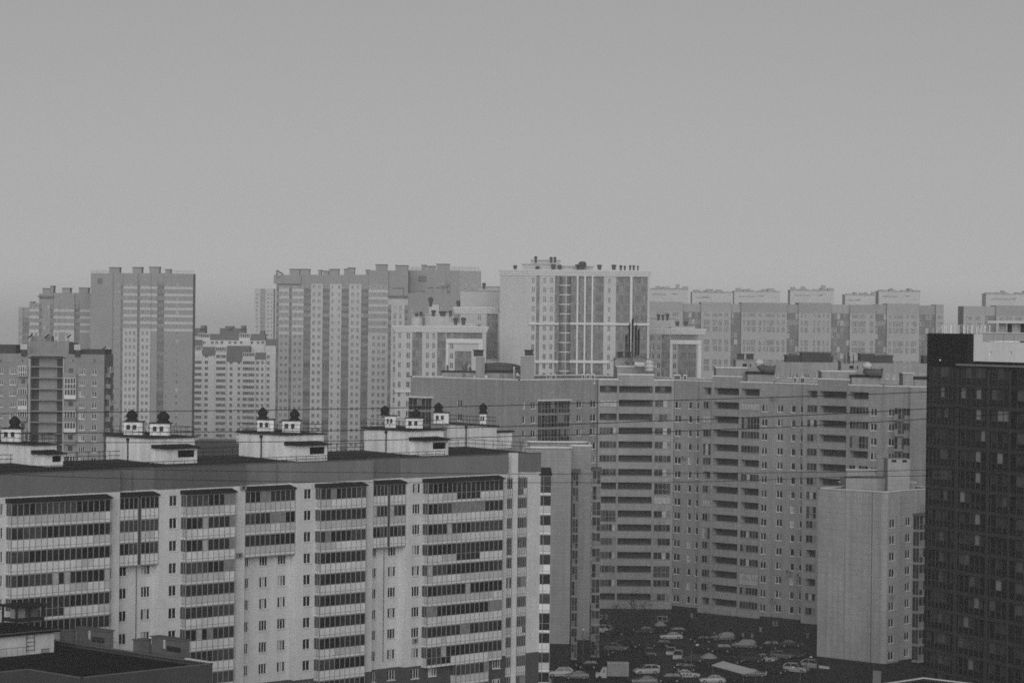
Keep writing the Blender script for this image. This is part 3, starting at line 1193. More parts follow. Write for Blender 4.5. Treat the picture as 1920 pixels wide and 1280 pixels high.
# lift house and shafts over the west end
house, f, w_ = fr_box(828, 968, 715, 552, 9, ZR4, zpx(900, 698, 552), 'tile_wall', 'iron')
hs_ = CB.part('rooftop_house', house)
t = MB()
for x in (868, 871.5):
    s = f.S(x, 705)
    t.tube([f.P(s, ZR4, .15), f.P(s, zpx(870, 699, 552), .15)], .05, 'iron', 4)
t.bx(0, 0, 0, 0, 0, 0, 'iron') if False else None
for x in (939, 943):
    s = f.S(x, 705)
    t.tube([f.P(s, ZR4, .15), f.P(s, zpx(870, 699, 552), .15)], .05, 'iron', 4)
CB.part('ladder', t, hs_)
for x0, x1 in ((888, 898), (904, 914)):
    t, _, _ = fr_box(x0, x1, 712, 549.5, 1.2, ZR4, zpx(890, 703, 549.5), 'duct_light')
    CB.part('air_conditioner', t)
for px0, px1, pyt, vx0, vx1, vyt, d in ((892, 908.5, 669, 888, 906, 657, 549), (976, 1002, 668, 984, 1000, 657, 540)):
    t, f, w_ = fr_box(px0, px1, 690, d, 2.2, ZR4, zpx(px0, pyt, d), 'tile_wall', 'coping', .12)
    sh = CB.part('vent_shaft', t)
    t, f, w_ = fr_box(vx0, vx1, 670, d + .3, 1.8, zpx(px0, pyt, d) + .1, zpx(px0, vyt, d), 'frame_dark', 'iron', .15)
    CB.part('vent_cap', t, sh)


def duct(pts, r, m='duct', name='duct'):
    t = MB()
    t.tube(pts, r, m, 10)
    return CB.part(name, t)


duct([at(909, 686, 553), at(935, 684, 553), at(962, 687, 553), at(972, 690, 550), at(979, 700, 545)], .62)
duct([at(909, 692, 552.5), at(940, 691, 552.5), at(966, 693, 552.5)], .55)
duct([at(912, 681, 554), at(938, 680, 554), at(951, 684, 554)], .28, 'duct_light')
for x, yt in ((839, 684), (869, 686), (874, 682), (881, 688)):
    duct([at(x, 699, 553), at(x, yt, 553)], .22, 'iron_grey', 'flue')
t = MB()
p = at(880, 690, 555)
t.lathe((p.x, p.y, zpx(880, 697, 555)), [(.6, 0), (.6, .6), (.4, .9), (.45, 1.3), (.05, 1.6)], 'duct_light', 10)
CB.part('vent_hood', t)
duct([at(964, 708, 549), at(964, 687, 549)], .2, 'duct_light', 'flue')
# condensers on the parapet
for x0, x1, d in ((1024.5, 1031.5, 533), (1034, 1042.5, 533), (1091, 1097, 540), (1099, 1106, 540), (1108, 1115.5, 540), (1263, 1276, 545), (1281, 1288, 545), (1487.5, 1494.5, 533), (1500, 1509.5, 533)):
    t, f, w_ = fr_box(x0, x1, 706, d, .9, zPar - .9, zPar + 1.15, 'duct_light')
    fbox(t, f, .12, w_ - .12, zPar - .6, zPar + .9, .001, .03, 'iron_grey')
    for q in (0, w_ - .08):
        fbox(t, f, q, q + .08, zPar + 1.151, zPar + 1.3, -.9, 0, 'iron')
    CB.part('air_conditioner', t)
# parapet houses, stair heads and ducts
for (x0, x1, yb, yt, d, sx0, sx1, syt, wx) in ((1156.5, 1229, 706, 687.5, 552, 1152, 1187, 671, 1172), (1342.5, 1399.5, 711, 689.5, 540, 1379, 1425, 675, 1392), (1540.5, 1603.5, 716, 696.5, 521, 1576.5, 1619.5, 678.5, 1592)):
    t, f, w_ = fr_box(x0, x1, yb, d, 6, ZR4, zpx(x0, yt, d), 'tile_wall', 'coping', .2)
    ho = CB.part('rooftop_house', t)
    t, f, w_ = fr_box(sx0, sx1, yb, d + 6.2, 5, ZR4, zpx(sx0, syt, d + 6.2), 'tile_wall', 'metal_grey', .15)
    s = f.S(wx, yb)
    z = zpx(sx0, syt, d + 6.2)
    fbox(t, f, s, s + .85, z - 1.3, z - .7, .0, .03, 'glass_black')
    fbox(t, f, s + 1.5, s + 1.75, z - 1.3, z - .7, .0, .03, 'glass_black')
    CB.part('stair_head', t)
for x0, x1, yt, d in ((1158, 1168, 660, 562), (1172, 1183, 660, 562), (1383.5, 1395.5, 664, 548), (1400, 1413, 664, 548)):
    t, f, w_ = fr_box(x0, x1, 672, d, 1.2, zpx(x0, 677, d), zpx(x0, yt, d), 'frame_dark', 'iron', .1)
    CB.part('vent_cap', t)
for (x0, y0, x1, y1, cxx, cyy, d) in ((1432, 692, 1451, 693, 1424, 684, 536), (1627, 698, 1652, 699, 1626, 690, 518)):
    duct([at(cxx, cyy, d), at(x0 - 3, (y0 + cyy) / 2 + 2, d), at(x0 + 3, y0, d), at(x1, y1, d)], .78, 'duct')
    q = at(x1 + 1.5, y1 + .3, d)
    t = MB()
    t.tube([at(x1 - .5, y1, d), at(x1 + 2.2, y1 + .4, d)], .98, 'duct', 12)
    CB.part('duct_cowl', t)
    t = MB()
    q = at(cxx, cyy, d)
    t.lathe((q.x, q.y, q.z), [(.7, -.1), (.8, .1), (1.0, .35), (.95, .75), (.5, 1.1), (.05, 1.25)], 'duct_light', 12)
    CB.part('duct_cowl', t)
    t, f, w_ = fr_box(x0 - 30, x1, y1 + 10, d + .8, 3, ZR4, zpx(x0, y1 + 8.5, d), 'tile_wall', 'iron', .5)
    CB.part('duct_plinth', t)
t = MB()
q = at(1218, 684, 548)
t.lathe((q.x, q.y, q.z - 1.2), [(.9, 0), (.9, .7), (1.2, .75), (1.2, 1.0), (.9, 1.05), (.9, 1.4), (1.1, 1.6), (.5, 2.1), (.05, 2.3)], 'duct_light', 12)
CB.part('vent_hood', t)
duct([at(1190, 683, 549), at(1212, 684, 549)], .55, 'duct_light')
for x, y0_, y1_ in ((1584, 681, 664), (1590, 681, 660), (1593, 681, 667), (1600, 681, 664)):
    duct([at(x, y0_, 527), at(x, y1_, 527)], .09, 'iron', 'aerial')
t, f, w_ = fr_box(1693, 1712, 716, 512, 5, ZR4, zpx(1700, 700, 512), 'tile_wall', 'coping', .15)
CB.part('stair_head', t)
t, f, w_ = fr_box(1712.3, 1750, 716, 514, 5, ZR4, zpx(1720, 711, 514), 'tile_wall', 'iron', .5)
CB.part('stair_head', t)
# outside condensers, shopfront units at the dark ground floor
for px, py in ((1452, 746), (1109, 793), (1285, 857), (1453, 1123), (1481, 1071), (1501, 1077)):
    s = EW.S(px, py) if px > 1262 else NW.S(px, py)
    f = EW if px > 1262 else NW
    z = f.Z(px, py)
    t = MB()
    fbox(t, f, s - .45, s + .45, z - .3, z + .3, .05 if px < 1262 else .45, .75, 'metal_grey')
    fbox(t, f, s - .3, s + .1, z - .2, z + .2, .751, .76, 'frame_dark')
    CB.part('air_conditioner', t)
gl = MB()
f = fo
s = f.S(1232.5, 1160)
z0, z1 = f.Z(1240, 1164), f.Z(1240, 1154)
fbox(gl, f, s, s + 2.05, z0, z1, .002, .08, 'metal_grey')
for k in (.12, 1.08):
    fbox(gl, f, s + k, s + k + .82, z0 + .14, z1 - .14, .081, .1, 'glass_black')
CB.part('window', gl)
for px, py, f in ((1128, 1156, fo), (1137, 1156, fo), (1345, 1188, EW), (1378, 1189, EW), (1399, 1190, EW), (1416, 1191, EW), (1432, 1179, EW), (1520, 1190, EW), (1303, 1153, EW), (1456, 1168, EW), (1462, 1168, EW)):
    t = MB()
    s = f.S(px, py)
    z = f.Z(px, py)
    fbox(t, f, s - .3, s + .3, z - .5, z + .5, .95 if f is EW else .01, 1.0 if f is EW else .06, 'curtain_b')
    CB.part('shop_window', t)
CB.finish()

# ------------------------------------------------------------------ five-flue chimney standing on the courtyard block
CS = Bld('chimney_stack', 'cluster of five thin dark flues with slanted tops on a lattice mast', 'chimney', tuple(at(1185, 690, 556).xy) + (ZR4,))
for x0, x1, yt, yt2, yb in ((1172.5, 1177, 630, 624, 658), (1178.5, 1182.5, 610, 603, 659), (1184.2, 1188.3, 600, 593, 666), (1190.4, 1194.5, 613, 606, 666), (1195.4, 1199.5, 620, 614, 666)):
    d = 556
    a, b = at(x0, yt, d), at(x1, yt2, d)
    r = (b - a).dot(R0) / 2
    c = a.lerp(b, .5)
    zb = zpx(x0, yb, d)
    t = MB()
    n = 10
    ring = [(c.x + r * math.cos(2 * math.pi * k / n), c.y + r * math.sin(2 * math.pi * k / n)) for k in range(n)]
    for k in range(n):
        p, q = ring[k], ring[(k + 1) % n]
        zz = lambda g: a.z + (Vector((g[0], g[1], 0)) - Vector((a.x, a.y, 0))).dot(R0) / (2 * r) * (b.z - a.z)
        t.poly([(p[0], p[1], zb), (q[0], q[1], zb), (q[0], q[1], zz(q)), (p[0], p[1], zz(p))], 'iron')
    t.poly([(g[0], g[1], zz(g)) for g in ring], 'glass_black')
    CS.part('flue', t)
t = MB()
L_ = [at(x, y, 556 + dd) for x, y, dd in ((1181, 0, -.5), (1193, 0, -.5), (1193, 0, .8), (1181, 0, .8))]
zb, z1 = ZR4, zpx(1185, 640, 556)
for k in range(4):
    p, q = L_[k], L_[(k + 1) % 4]
    t.tube([(p.x, p.y, zb), (p.x, p.y, z1)], .07, 'iron_grey', 4)
    z = zb
    up_ = True
    while z < z1 - .9:
        a_, b_ = (p, q) if up_ else (q, p)
        t.tube([(a_.x, a_.y, z), (b_.x, b_.y, z + .9)], .045, 'iron_grey', 4)
        z += .9
        up_ = not up_
CS.part('mast', t)
t = MB()
t.tube([at(1146, 676, 553), at(1165, 669, 554), at(1186, 667, 555)], .06, 'iron', 4)
t.tube([at(1186, 667, 555), at(1205, 669, 554), at(1222, 676, 553)], .06, 'iron', 4)
CS.part('stay_cable', t)
CS.finish()

# ------------------------------------------------------------------ blank-walled tiled block on the right
k0 = at(1661, 924, 450)
fx = Face(k0.xy, (0, -1))
sL = fx.S(1535, 930)
XW = seg(fx.P(sL, 0).xy, k0.xy)
YW = Face(k0.xy, (1, 0))
TB = Bld('apartment_block', 'tiled block with a big blank side wall between the courtyard and the dark tower', 'apartment block', (k0.x, k0.y, 0))
zP = XW.Z(1661, 923)
zb = XW.Z(1640, 1242)
mb = MB()
bn = [(-9, 'brick_base'), (zb, 'tile_pale')]
# rounded meeting of the two walls
cr = 0.9
wall(mb, XW, 0, XW.L - cr, 0, zP, (), bn)
ca = XW.P(XW.L - cr, 0)
cb_ = YW.P(cr, 0)
arc = [ca + (k0 - ca) * 0]
cc = Vector((k0.x + cr, k0.y + cr, 0))
arc = [Vector((cc.x + cr * math.cos(a), cc.y + cr * math.sin(a), 0)) for a in [math.pi + (math.pi / 2) * k / 6 for k in range(7)]]
for p, q in zip(arc, arc[1:]):
    g = seg(p.xy, q.xy)
    wall(mb, g, 0, g.L, 0, zP, (), bn)
zt5 = [YW.Z(1673, 973) - 2.8 * k for k in range(9)]
sA = YW.S(1687, 950)
h = []
win_col(TB, YW, [(1668, 1678.5, 2, 980)], zt5, 1.45, h, p=.1)
wall(mb, YW, cr, sA, 0, zP, h, bn)
Y2 = YW.off(-1.2)
g = seg(YW.P(sA, 0).xy, Y2.P(sA + .3, 0).xy)
wall(mb, g, 0, g.L, 0, zP, (), bn)
Y3 = Face(Y2.P(sA + .3, 0).xy, (1, 0))
h = []
win_col(TB, Y3, [(1698, 1707.5, 2, 980)], zt5, 1.45, h, p=.1)
e5 = Y3.S(1765, 950)
wall(mb, Y3, 0, e5, 0, zP, h, bn)
q0 = Y3.S(1712.5, 980)
for k in range(9):
    TB.add('balcony', bay(Y3.S(1733.5, 980) - q0, 1.3, k, 3, lowp='curtain_b'), Y3.mat(q0, zt5[0] + .25 - 2.8 * (k + 1)))
t = MB()
fbox(t, Y3, q0 - .3, q0 + 4.4, zt5[0] + .25, zt5[0] + .6, 0, 1.7, 'iron_grey')
rail(t, [Y3.P(q0 - .2, 0, 1.6).xy, Y3.P(q0 + 4.3, 0, 1.6).xy], zt5[0] + .6, 1.4, 'iron_grey', .8, .03, 3)
TB.part('balcony_roof', t)
pe = Y3.P(e5, 0)
pe2 = Vector((pe.x, k0.y + 26, 0))
pw2 = Vector((XW.P(0, 0).x, XW.P(0, 0).y, 0))
for q, r in ((pe, Vector((pe.x, pw2.y, 0))), (Vector((pe.x, pw2.y, 0)), pw2)):
    g = seg(q.xy, r.xy)
    wall(mb, g, 0, g.L, 0, zP, (), bn)
TB.part('wall', mb)
ol = [pw2.xy, ca.xy] + [a.xy for a in arc[1:]] + [YW.P(sA, 0).xy, Y3.P(0, 0).xy, pe.xy, Vector((pe.x, pw2.y))]
t = MB()
t.poly([(p[0], p[1], zP - 1.0) for p in ol], 'roof_dark')
TB.part('roof', t)
t = MB()
coping(t, ol, zP, .45, .17, close=True)
TB.part('coping', t)
# roof structures
t, f, w_ = fr_box(1586, 1668, 918, 462, 8, zP - 1, zpx(1640, 899, 462), 'tile_pale')
ho = TB.part('rooftop_house', t)
zh = zpx(1640, 899, 462)
t = MB()
fbox(t, f, .3, w_ - .3, zh, zh + .06, -7.7, -.35, 'roof_dark')
fbox(t, f, 0, w_, zh, zh + .25, -.34, .05, 'tile_pale')
TB.part('rooftop_house_roof', t, ho)
t, f, w_ = fr_box(1588, 1641, 893, 470, .4, zh - .5, zpx(1640, 881, 470), 'tile_pale', 'coping', .15)
TB.part('parapet_wall', t, ho)
t, f, w_ = fr_box(1664, 1705.5, 918, 459, 5, zP - 1, zpx(1680, 860, 459), 'tile_pale')
zz = zpx(1680, 860, 459)
sh = TB.part('stair_tower', t)
t = MB()
for x in (1672, 1692):
    s = f.S(x, 863)
    fbox(t, f, s, s + .8, zz - .55, zz - .15, 0, .03, 'glass_black')
TB.part('vent_opening', t, sh)
t, f, w_ = fr_box(1706, 1716, 916, 466, 2, zP - 1, zpx(1710, 905, 466), 'tile_pale', 'coping', .15)
TB.part('vent_shaft', t)
t, f, w_ = fr_box(1575, 1586, 915, 470, 1.5, zP - 1, zpx(1580, 904, 470), 'tile_pale', 'coping', .15)
TB.part('vent_shaft', t)
# ground-floor door, notice board and lamp
t = MB()
gY = XW
s = XW.S(1640, 1265)
fbox(t, XW, XW.S(1637, 1265), XW.S(1652, 1265), 0, XW.Z(1645, 1256.5), .002, .08, 'metal_grey')
TB.part('door', t)
t = MB()
fbox(t, XW, XW.S(1536, 1250), XW.S(1555, 1250), XW.Z(1545, 1252.5), XW.Z(1545, 1247.5), .002, .1, 'panel_b')
TB.part('fascia_board', t)
# air conditioner with pale bracket below a window
t = MB()
s = YW.S(1671, 1116)
z = YW.Z(1671, 1116)
fbox(t, YW, s - .4, s + .4, z - .3, z + .3, .02, .45, 'metal_grey')
TB.part('air_conditioner', t)
for px in (1634, 1584):
    t = MB()
    s = XW.S(px, 1080)
    fbox(t, XW, s - .05, s + .05, zb, zP - .1, .002, .02, 'tile_dark' if px == 1634 else 'tile_wall')
    TB.part('panel_seam', t)
t = MB()
s = YW.S(1688, 1080)
t.tube([YW.P(s - .3, zb + .2, .1), YW.P(s - .3, zP - .2, .1)], .07, 'metal_grey', 6)
TB.part('drainpipe', t)
TB.finish()
# ------------------------------------------------------------------ dark tower at the right
d0 = at(1738, 690, 368)
DF = Face(d0.xy, R0 * 2400 - F0 * 5000)
DT = Bld('apartment_tower', 'almost black tower with a few lit curtains and a pale rooftop storey', 'apartment tower', (d0.x, d0.y, 0))
zTop = DF.Z(1738, 624.5)
zMid = DF.Z(1820, 684)
zb0 = DF.Z(1740, 720)            # middle of the uppermost spandrel
mb = MB()
s1, sE_ = DF.S(1795, 800), DF.S(2010, 800)
sT = DF.S(1814, 650)


def dwin(w, n, h, pat, low='glass_black'):
    """Dark glazed bay of one storey: panes over dark lower panels."""
    key = ('dwin', round(w, 2), n, round(h, 2), pat, low)
    if key in TM:
        return TM[key]
    mb_, gl = MB(), MB()
    hs = h * .36
    for k in range(n):
        a, b = w * k / n, w * (k + 1) / n
        gl.poly([(a, .16, 0), (b, .16, 0), (b, .16, hs), (a, .16, hs)], low)
        gl.poly([(a, .16, hs), (b, .16, hs), (b, .16, h), (a, .16, h)], pat[k])
        mb_.bx(a, a + .07, .08, .17, 0, h, 'frame_dark')
    mb_.bx(w - .07, w, .08, .17, 0, h, 'frame_dark')
    mb_.bx(.07, w - .07, .09, .17, hs - .04, hs + .04, 'frame_dark')
    TM[key] = (key, mb_, [('pane', gl)])
    return TM[key]


rr = random.Random(5)
fix = {(1, 0): 'dddcd', (1, 1): 'cddld', (2, 1): 'dddlm', (2, 2): 'mll', (3, 1): 'dddm' + 'l', (4, 1): 'mmmld', (4, 2): 'dld', (5, 1): 'dddld', (6, 1): 'lmddd', (7, 1): 'mdmld', (8, 1): 'mmmcm', (9, 2): 'dmd', (10, 2): 'dld', (11, 1): 'ddmcm', (12, 1): 'mcmdd', (14, 1): 'ddcmd'}
cm = {'d': 'glass_black', 'c': 'curtain_b', 'l': 'curtain_lit', 'm': 'pane_dim', 'n': 'pane_mid', 'k': 'glass_c'}
holes = []
for k in range(19):
    z1 = zb0 - 2.8 * (k - 1) - .28
    z0 = z1 - 2.25
    z1, z0 = z1 - 2.8, z0 - 2.8
    z1, z0 = zb0 + 2.52 - 2.8 * k, zb0 + .28 - 2.8 * k
    for c, (xa, xb, n) in enumerate(((1741, 1791, 7), (1800, 1848, 5), (1858, 1891, 3), (1906, 1935, 2))):
        a, b = DF.S(xa, 760), DF.S(xb, 760)
        pat = fix.get((k, c))
        if pat is None:
            pat = ''.join(rr.choice('dddmmmnnkk' if c else 'dddddmmk') for _ in range(n))
            if c == 0:
                pat = pat[:3] + rr.choice(('nn', 'dn', 'nm', 'mm')) + pat[5:]
        holes.append((a, b, z0, z1, .25, None))
        DT.add('glazed_bay', dwin(b - a, n, z1 - z0, tuple(cm[q] for q in (pat + 'ddddddd')[:n])), DF.mat(a, z0, -.02))
h1 = [q for q in holes]
wall(mb, DF, 0, sT, 0, zTop, h1, None, 'dark_wall')
wall(mb, DF, sT, sE_, 0, zMid, h1, None, 'dark_wall')
bk = 22
for p, q, z in ((DF.P(sE_, 0), DF.P(sE_, 0, -bk), zMid), (DF.P(sE_, 0, -bk), DF.P(0, 0, -bk), zMid), (DF.P(0, 0, -bk), DF.P(0, 0), zTop)):
    g = seg(p.xy, q.xy)
    wall(mb, g, 0, g.L, 0, z, (), None, 'dark_wall')
mb.poly([DF.P(sT, zMid), DF.P(sT, zMid, -bk), DF.P(sT, zTop, -bk), DF.P(sT, zTop)], 'dark_wall')
mb.poly([DF.P(0, zTop, -bk), DF.P(sT, zTop, -bk), DF.P(sT, zMid, -bk), DF.P(0, zMid, -bk)], 'dark_wall')
for k in range(20):
    fbox(mb, DF, .05, sE_, zb0 - 2.8 * k - .26, zb0 - 2.8 * k + .24, .002, .07, 'dark_band')
for xa, xb in ((1793, 1798.5), (1851.5, 1856.5), (1893, 1896.5)):
    fbox(mb, DF, DF.S(xa, 760), DF.S(xb, 760), 0, zMid - .6, .071, .16, 'dark_band')
DT.part('wall', mb)
t = MB()
t.poly([DF.P(0, zTop - .02), DF.P(sT, zTop - .02), DF.P(sT, zTop - .02, -bk), DF.P(0, zTop - .02, -bk)], 'roof_dark')
t.poly([DF.P(sT, zMid - .02), DF.P(sE_, zMid - .02), DF.P(sE_, zMid - .02, -bk), DF.P(sT, zMid - .02, -bk)], 'roof_dark')
DT.part('roof', t)
t = MB()
fbox(t, DF, DF.S(1796, 683), sE_, zMid - .12, zMid + .12, .17, .30, 'metal_grey')
DT.part('coping', t)
# pale rooftop storey
P2 = DF.off(-1.0)
zA_ = P2.Z(1840, 641)
t = MB()
holes = []
for px in (1855, 1893):
    s = P2.S(px, 663)
    holes.append((s, s + .45, P2.Z(px, 666), P2.Z(px, 659), .3, 'glass_black'))
wall(t, P2, sT + .01, sE_, zMid + .5, zA_, holes, None, 'storey_white')
fbox(t, P2, sT + .01, sE_, zMid - .01, zMid + .5, -.4, -.2, 'dark_wall')
t.poly([P2.P(sT + .01, zA_), P2.P(sE_, zA_), P2.P(sE_, zA_, -18), P2.P(sT + .01, zA_, -18)], 'roof_mid')
up_ = DT.part('rooftop_storey', t)
zTp = P2.Z(1825, 626)
t = MB()
fbox(t, P2, sT + .012, P2.S(1843, 640), zA_, zTp, -6, -.002, 'storey_white')
DT.part('parapet', t, up_)
t = MB()
fbox(t, P2, P2.S(1844, 635), sE_, zA_ + .2, zA_ + 1.2, -.1, .0, 'white_trim')
fbox(t, P2, P2.S(1844, 635), sE_, zA_ + 1.2, zA_ + 1.32, -.15, .05, 'storey_white')
rail(t, [P2.P(P2.S(1844, 635), 0, .02).xy, P2.P(sE_, 0, .02).xy], zA_, 1.2, 'metal_grey', 2.2, .04, 1)
DT.part('balustrade', t, up_)
P3 = DF.off(-7)
zU = P3.Z(1890, 606)
t = MB()
s0 = P3.S(1873, 620)
for xa, xb in ((1873, 1879.5), (1897.5, 1907), (1925, 1934)):
    fbox(t, P3, P3.S(xa, 620), P3.S(xb, 620), zA_, zU, -.6, 0, 'white_trim')
fbox(t, P3, s0, P3.S(1960, 620), zA_, zU, -6, -1.4, 'panel_grey')
fbox(t, P3, P3.S(1862, 606), P3.S(1965, 606), zU, zU + .32, -6.5, .9, 'storey_white')
DT.part('penthouse', t, up_)
t = MB()
a, b = DF.S(1745, 620), DF.S(1842, 620)
rail(t, [DF.P(a, 0, -1.2).xy, DF.P(b, 0, -1.2).xy], zTop, 1.15, 'storey_white', 1.0, .035, 4)
rail(t, [DF.P(a, 0, -1.2).xy, DF.P(a, 0, -9).xy], zTop, 1.15, 'storey_white', 1.0, .035, 4)
DT.part('railing', t)
t = MB()
s = DF.S(1765, 674)
t.lathe(DF.P(s, DF.Z(1765, 675), .2), [(.02, -.15), (.12, 0), (.02, .15)], 'storey_white', 8)
DT.part('wall_lamp', t)
DT.finish()

# ------------------------------------------------------------------ grey panel block at the left
PB = Bld('apartment_block', 'mid-grey panel block at the left with a deep dark stairwell recess and mixed balconies', 'apartment block', tuple(at(100, 800, 673).xy) + (0,))
PF = Face(at(0, 700, 673).xy, R0)
zt7 = [PF.Z(150, 691) - 2.8 * k for k in range(19)]
zR7 = PF.Z(150, 664)
mb = MB()
h = []
win_col(PB, PF, [(-1, 6, 2, 700), (17.5, 30.6, 4, 700), (148, 160, 3, 700), (172, 182, 2, 700)], zt7, 1.5, h, sub=True, p=.12, bar=.1)
a0, aE = PF.S(-60), PF.S(195.5, 700)
q0, q1 = PF.S(58, 700), PF.S(118, 700)
for k in range(-1, 19):
    z1 = zt7[0] - 2.8 * k + .25
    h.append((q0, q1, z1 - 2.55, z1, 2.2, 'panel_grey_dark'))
wall(mb, PF, a0, aE, 0, zR7, h, None, 'panel_grey')
for k in range(-1, 19):
    z1 = zt7[0] - 2.8 * k + .25
    fbox(mb, PF, PF.S(71, 700), PF.S(105, 700), z1 - 2.55, z1 - .12, -2.19, -1.75, 'panel_grey')
for xa, xb in ((53.5, 57.5), (118.3, 121.3)):
    fbox(mb, PF, PF.S(xa, 700), PF.S(xb, 700), 0, zR7 - 1.2, .002, .45, 'white_grey')
SF = seg(PF.P(aE, 0).xy, PF.P(aE, 0, -15).xy)
h = []
wall(mb, SF, 0, SF.L, 0, zR7, h, None, 'panel_grey')
bk = PF.off(-15)
g = seg(bk.P(aE, 0).xy, bk.P(a0, 0).xy)
wall(mb, g, 0, g.L, 0, zR7, (), None, 'panel_grey')
PB.part('wall', mb)
t = MB()
t.poly([PF.P(a0, zR7 - .4), PF.P(aE, zR7 - .4), PF.P(aE, zR7 - .4, -15), PF.P(a0, zR7 - .4, -15)], 'roof_mid')
PB.part('roof', t)


def pbal(w, p, style, seed):
    key = ('pbal', round(w, 2), p, style, seed)
    if key in TM:
        return TM[key]
    r = random.Random(seed)
    m, g_ = MB(), MB()
    pm = {'open': 'far_dark', 'glazed': 'panel_grey', 'white': 'panel_a', 'full': 'panel_grey'}[style]
    m.bx(-.03, w + .03, -p, 0, 0, .18, 'panel_grey')
    if style != 'full':
        m.bx(0, w, -p, -p + .08, .18, 1.15, pm if style != 'open' else 'metal_grey')
        m.bx(0, .08, -p + .08, 0, .18, 1.15, pm if style != 'open' else 'metal_grey')
    if style in ('glazed', 'white', 'full'):
        z0 = .18 if style == 'full' else 1.15
        n = 4
        for k in range(n + 1):
            x = min(max(w * k / n, .06), w - .06)
            m.bx(x - .07, x + .07, -p - .01, -p + .09, z0, 2.7, 'frame_white')
        if style == 'full':
            m.bx(0, w, -p - .02, -p + .09, 1.1, 1.25, 'frame_white')
        m.bx(0, w, -p - .02, -p + .09, 2.6, 2.75, 'frame_white')
        g_.poly([(0, -p + .05, z0), (w, -p + .05, z0), (w, -p + .05, 2.7), (0, -p + .05, 2.7)], r.choice(('glass_a', 'glass_b', 'glass_c')))
        for x in (.03, w - .03):
            g_.poly([(x, -p + .05, z0), (x, 0, z0), (x, 0, 2.7), (x, -p + .05, 2.7)], 'glass_b')
    else:
        g_.poly([(w * .3, -.02, .2), (w * .7, -.02, .2), (w * .7, -.02, 2.3), (w * .3, -.02, 2.3)], 'glass_a')
    TM[key] = (key, m, [('glazing', g_)])
    return TM[key]


sty = ['full', 'open', 'glazed', 'white', 'glazed', 'open', 'glazed', 'glazed']
sty2 = ['open', 'full', 'white', 'open', 'glazed', 'white', 'open', 'open', 'full']
for k in range(13):
    q = PF.S(35, 700)
    PB.add('balcony', pbal(PF.S(52.5, 700) - q, 1.1, sty[k % 8], k % 3), PF.mat(q, zt7[k] - 2.2))
    q = PF.S(122, 700)
    PB.add('balcony', pbal(PF.S(144, 700) - q, 1.1, sty2[k % 9], k % 3), PF.mat(q, zt7[k] - 2.2))
    PB.add('balcony', pbal(6.0, 1.2, ('glazed', 'open', 'open', 'glazed')[k % 4], k % 3), SF.mat(2.2, zt7[k] - 2.2))
for x0, x1, yb, yt, dd, m in ((55, 129, 668, 640, 3, 'panel_grey'), (129.3, 138, 668, 643, 4, 'panel_grey_dark'), (-40, 30, 660, 645.5, 12, 'panel_grey_dark')):
    t, f, w_ = fr_box(x0, x1, yb, 673 + dd, 7, zR7 - .4, zpx(x0, yt, 673 + dd), m)
    PB.part('rooftop_house', t)
for x0, x1, yb, yt in ((38, 51, 655, 645), (139, 151, 656, 645.5)):
    t, f, w_ = fr_box(x0, x1, yb, 672, 1.2, zpx(x0, yb, 672), zpx(x0, yt, 672), 'panel_b')
    fbox(t, f, w_ * .1, w_ * .9, zR7 - .5, zpx(x0, yb, 672), -1.1, -.1, 'panel_grey_dark')
    PB.part('vent_shaft', t)
t, f, w_ = fr_box(58, 96, 668, 679, 4, zpx(70, 641, 679) - .3, zpx(70, 630, 679), 'panel_grey', None)
PB.part('rooftop_house', t)
for x0, x1, y0, y1 in ((53, 59, 633.5, 627), (83, 90, 634, 627.5), (125, 131, 634, 628), (192, 199, 654.5, 649.5), (199, 206, 649.5, 654.5)):
    t = MB()
    a, b = at(x0, y0, 676), at(x1, y1, 676)
    q = F0 * 2.2
    n = UP * .16
    t.hexa([a, b, b + q, a + q, a + n, b + n, b + q + n, a + q + n], 'panel_grey_dark' if x0 != 199 else 'panel_a')
    pl = a.lerp(b, .5)
    t.tube([Vector((pl.x, pl.y, zR7 - .4)) + q * .5, pl + q * .5], .06, 'iron_grey', 4)
    PB.part('roof_hatch', t)
t, f, w_ = fr_box(150, 196, 668, 674, 12, zR7 - .4, zpx(160, 655, 674), 'panel_grey_dark')
PB.part('rooftop_house', t)
t = MB()
fbox(t, PF, PF.S(54, 668), PF.S(122, 668), zR7 - 1.1, zR7 - .8, 0, .5, 'panel_grey_dark')
PB.part('canopy', t)
for k in range(6):
    px = (1, 42, 137, 178)[k % 4] if k < 4 else (95, 160)[k - 4]
    if k < 4:
        t = MB()
        s = PF.S(px, 676)
        z = PF.Z(px, 676)
        fbox(t, PF, s - .2, s + .2, z - .35, z + .35, .002, .02, 'glass_black')
        PB.part('attic_opening', t)
PB.finish()
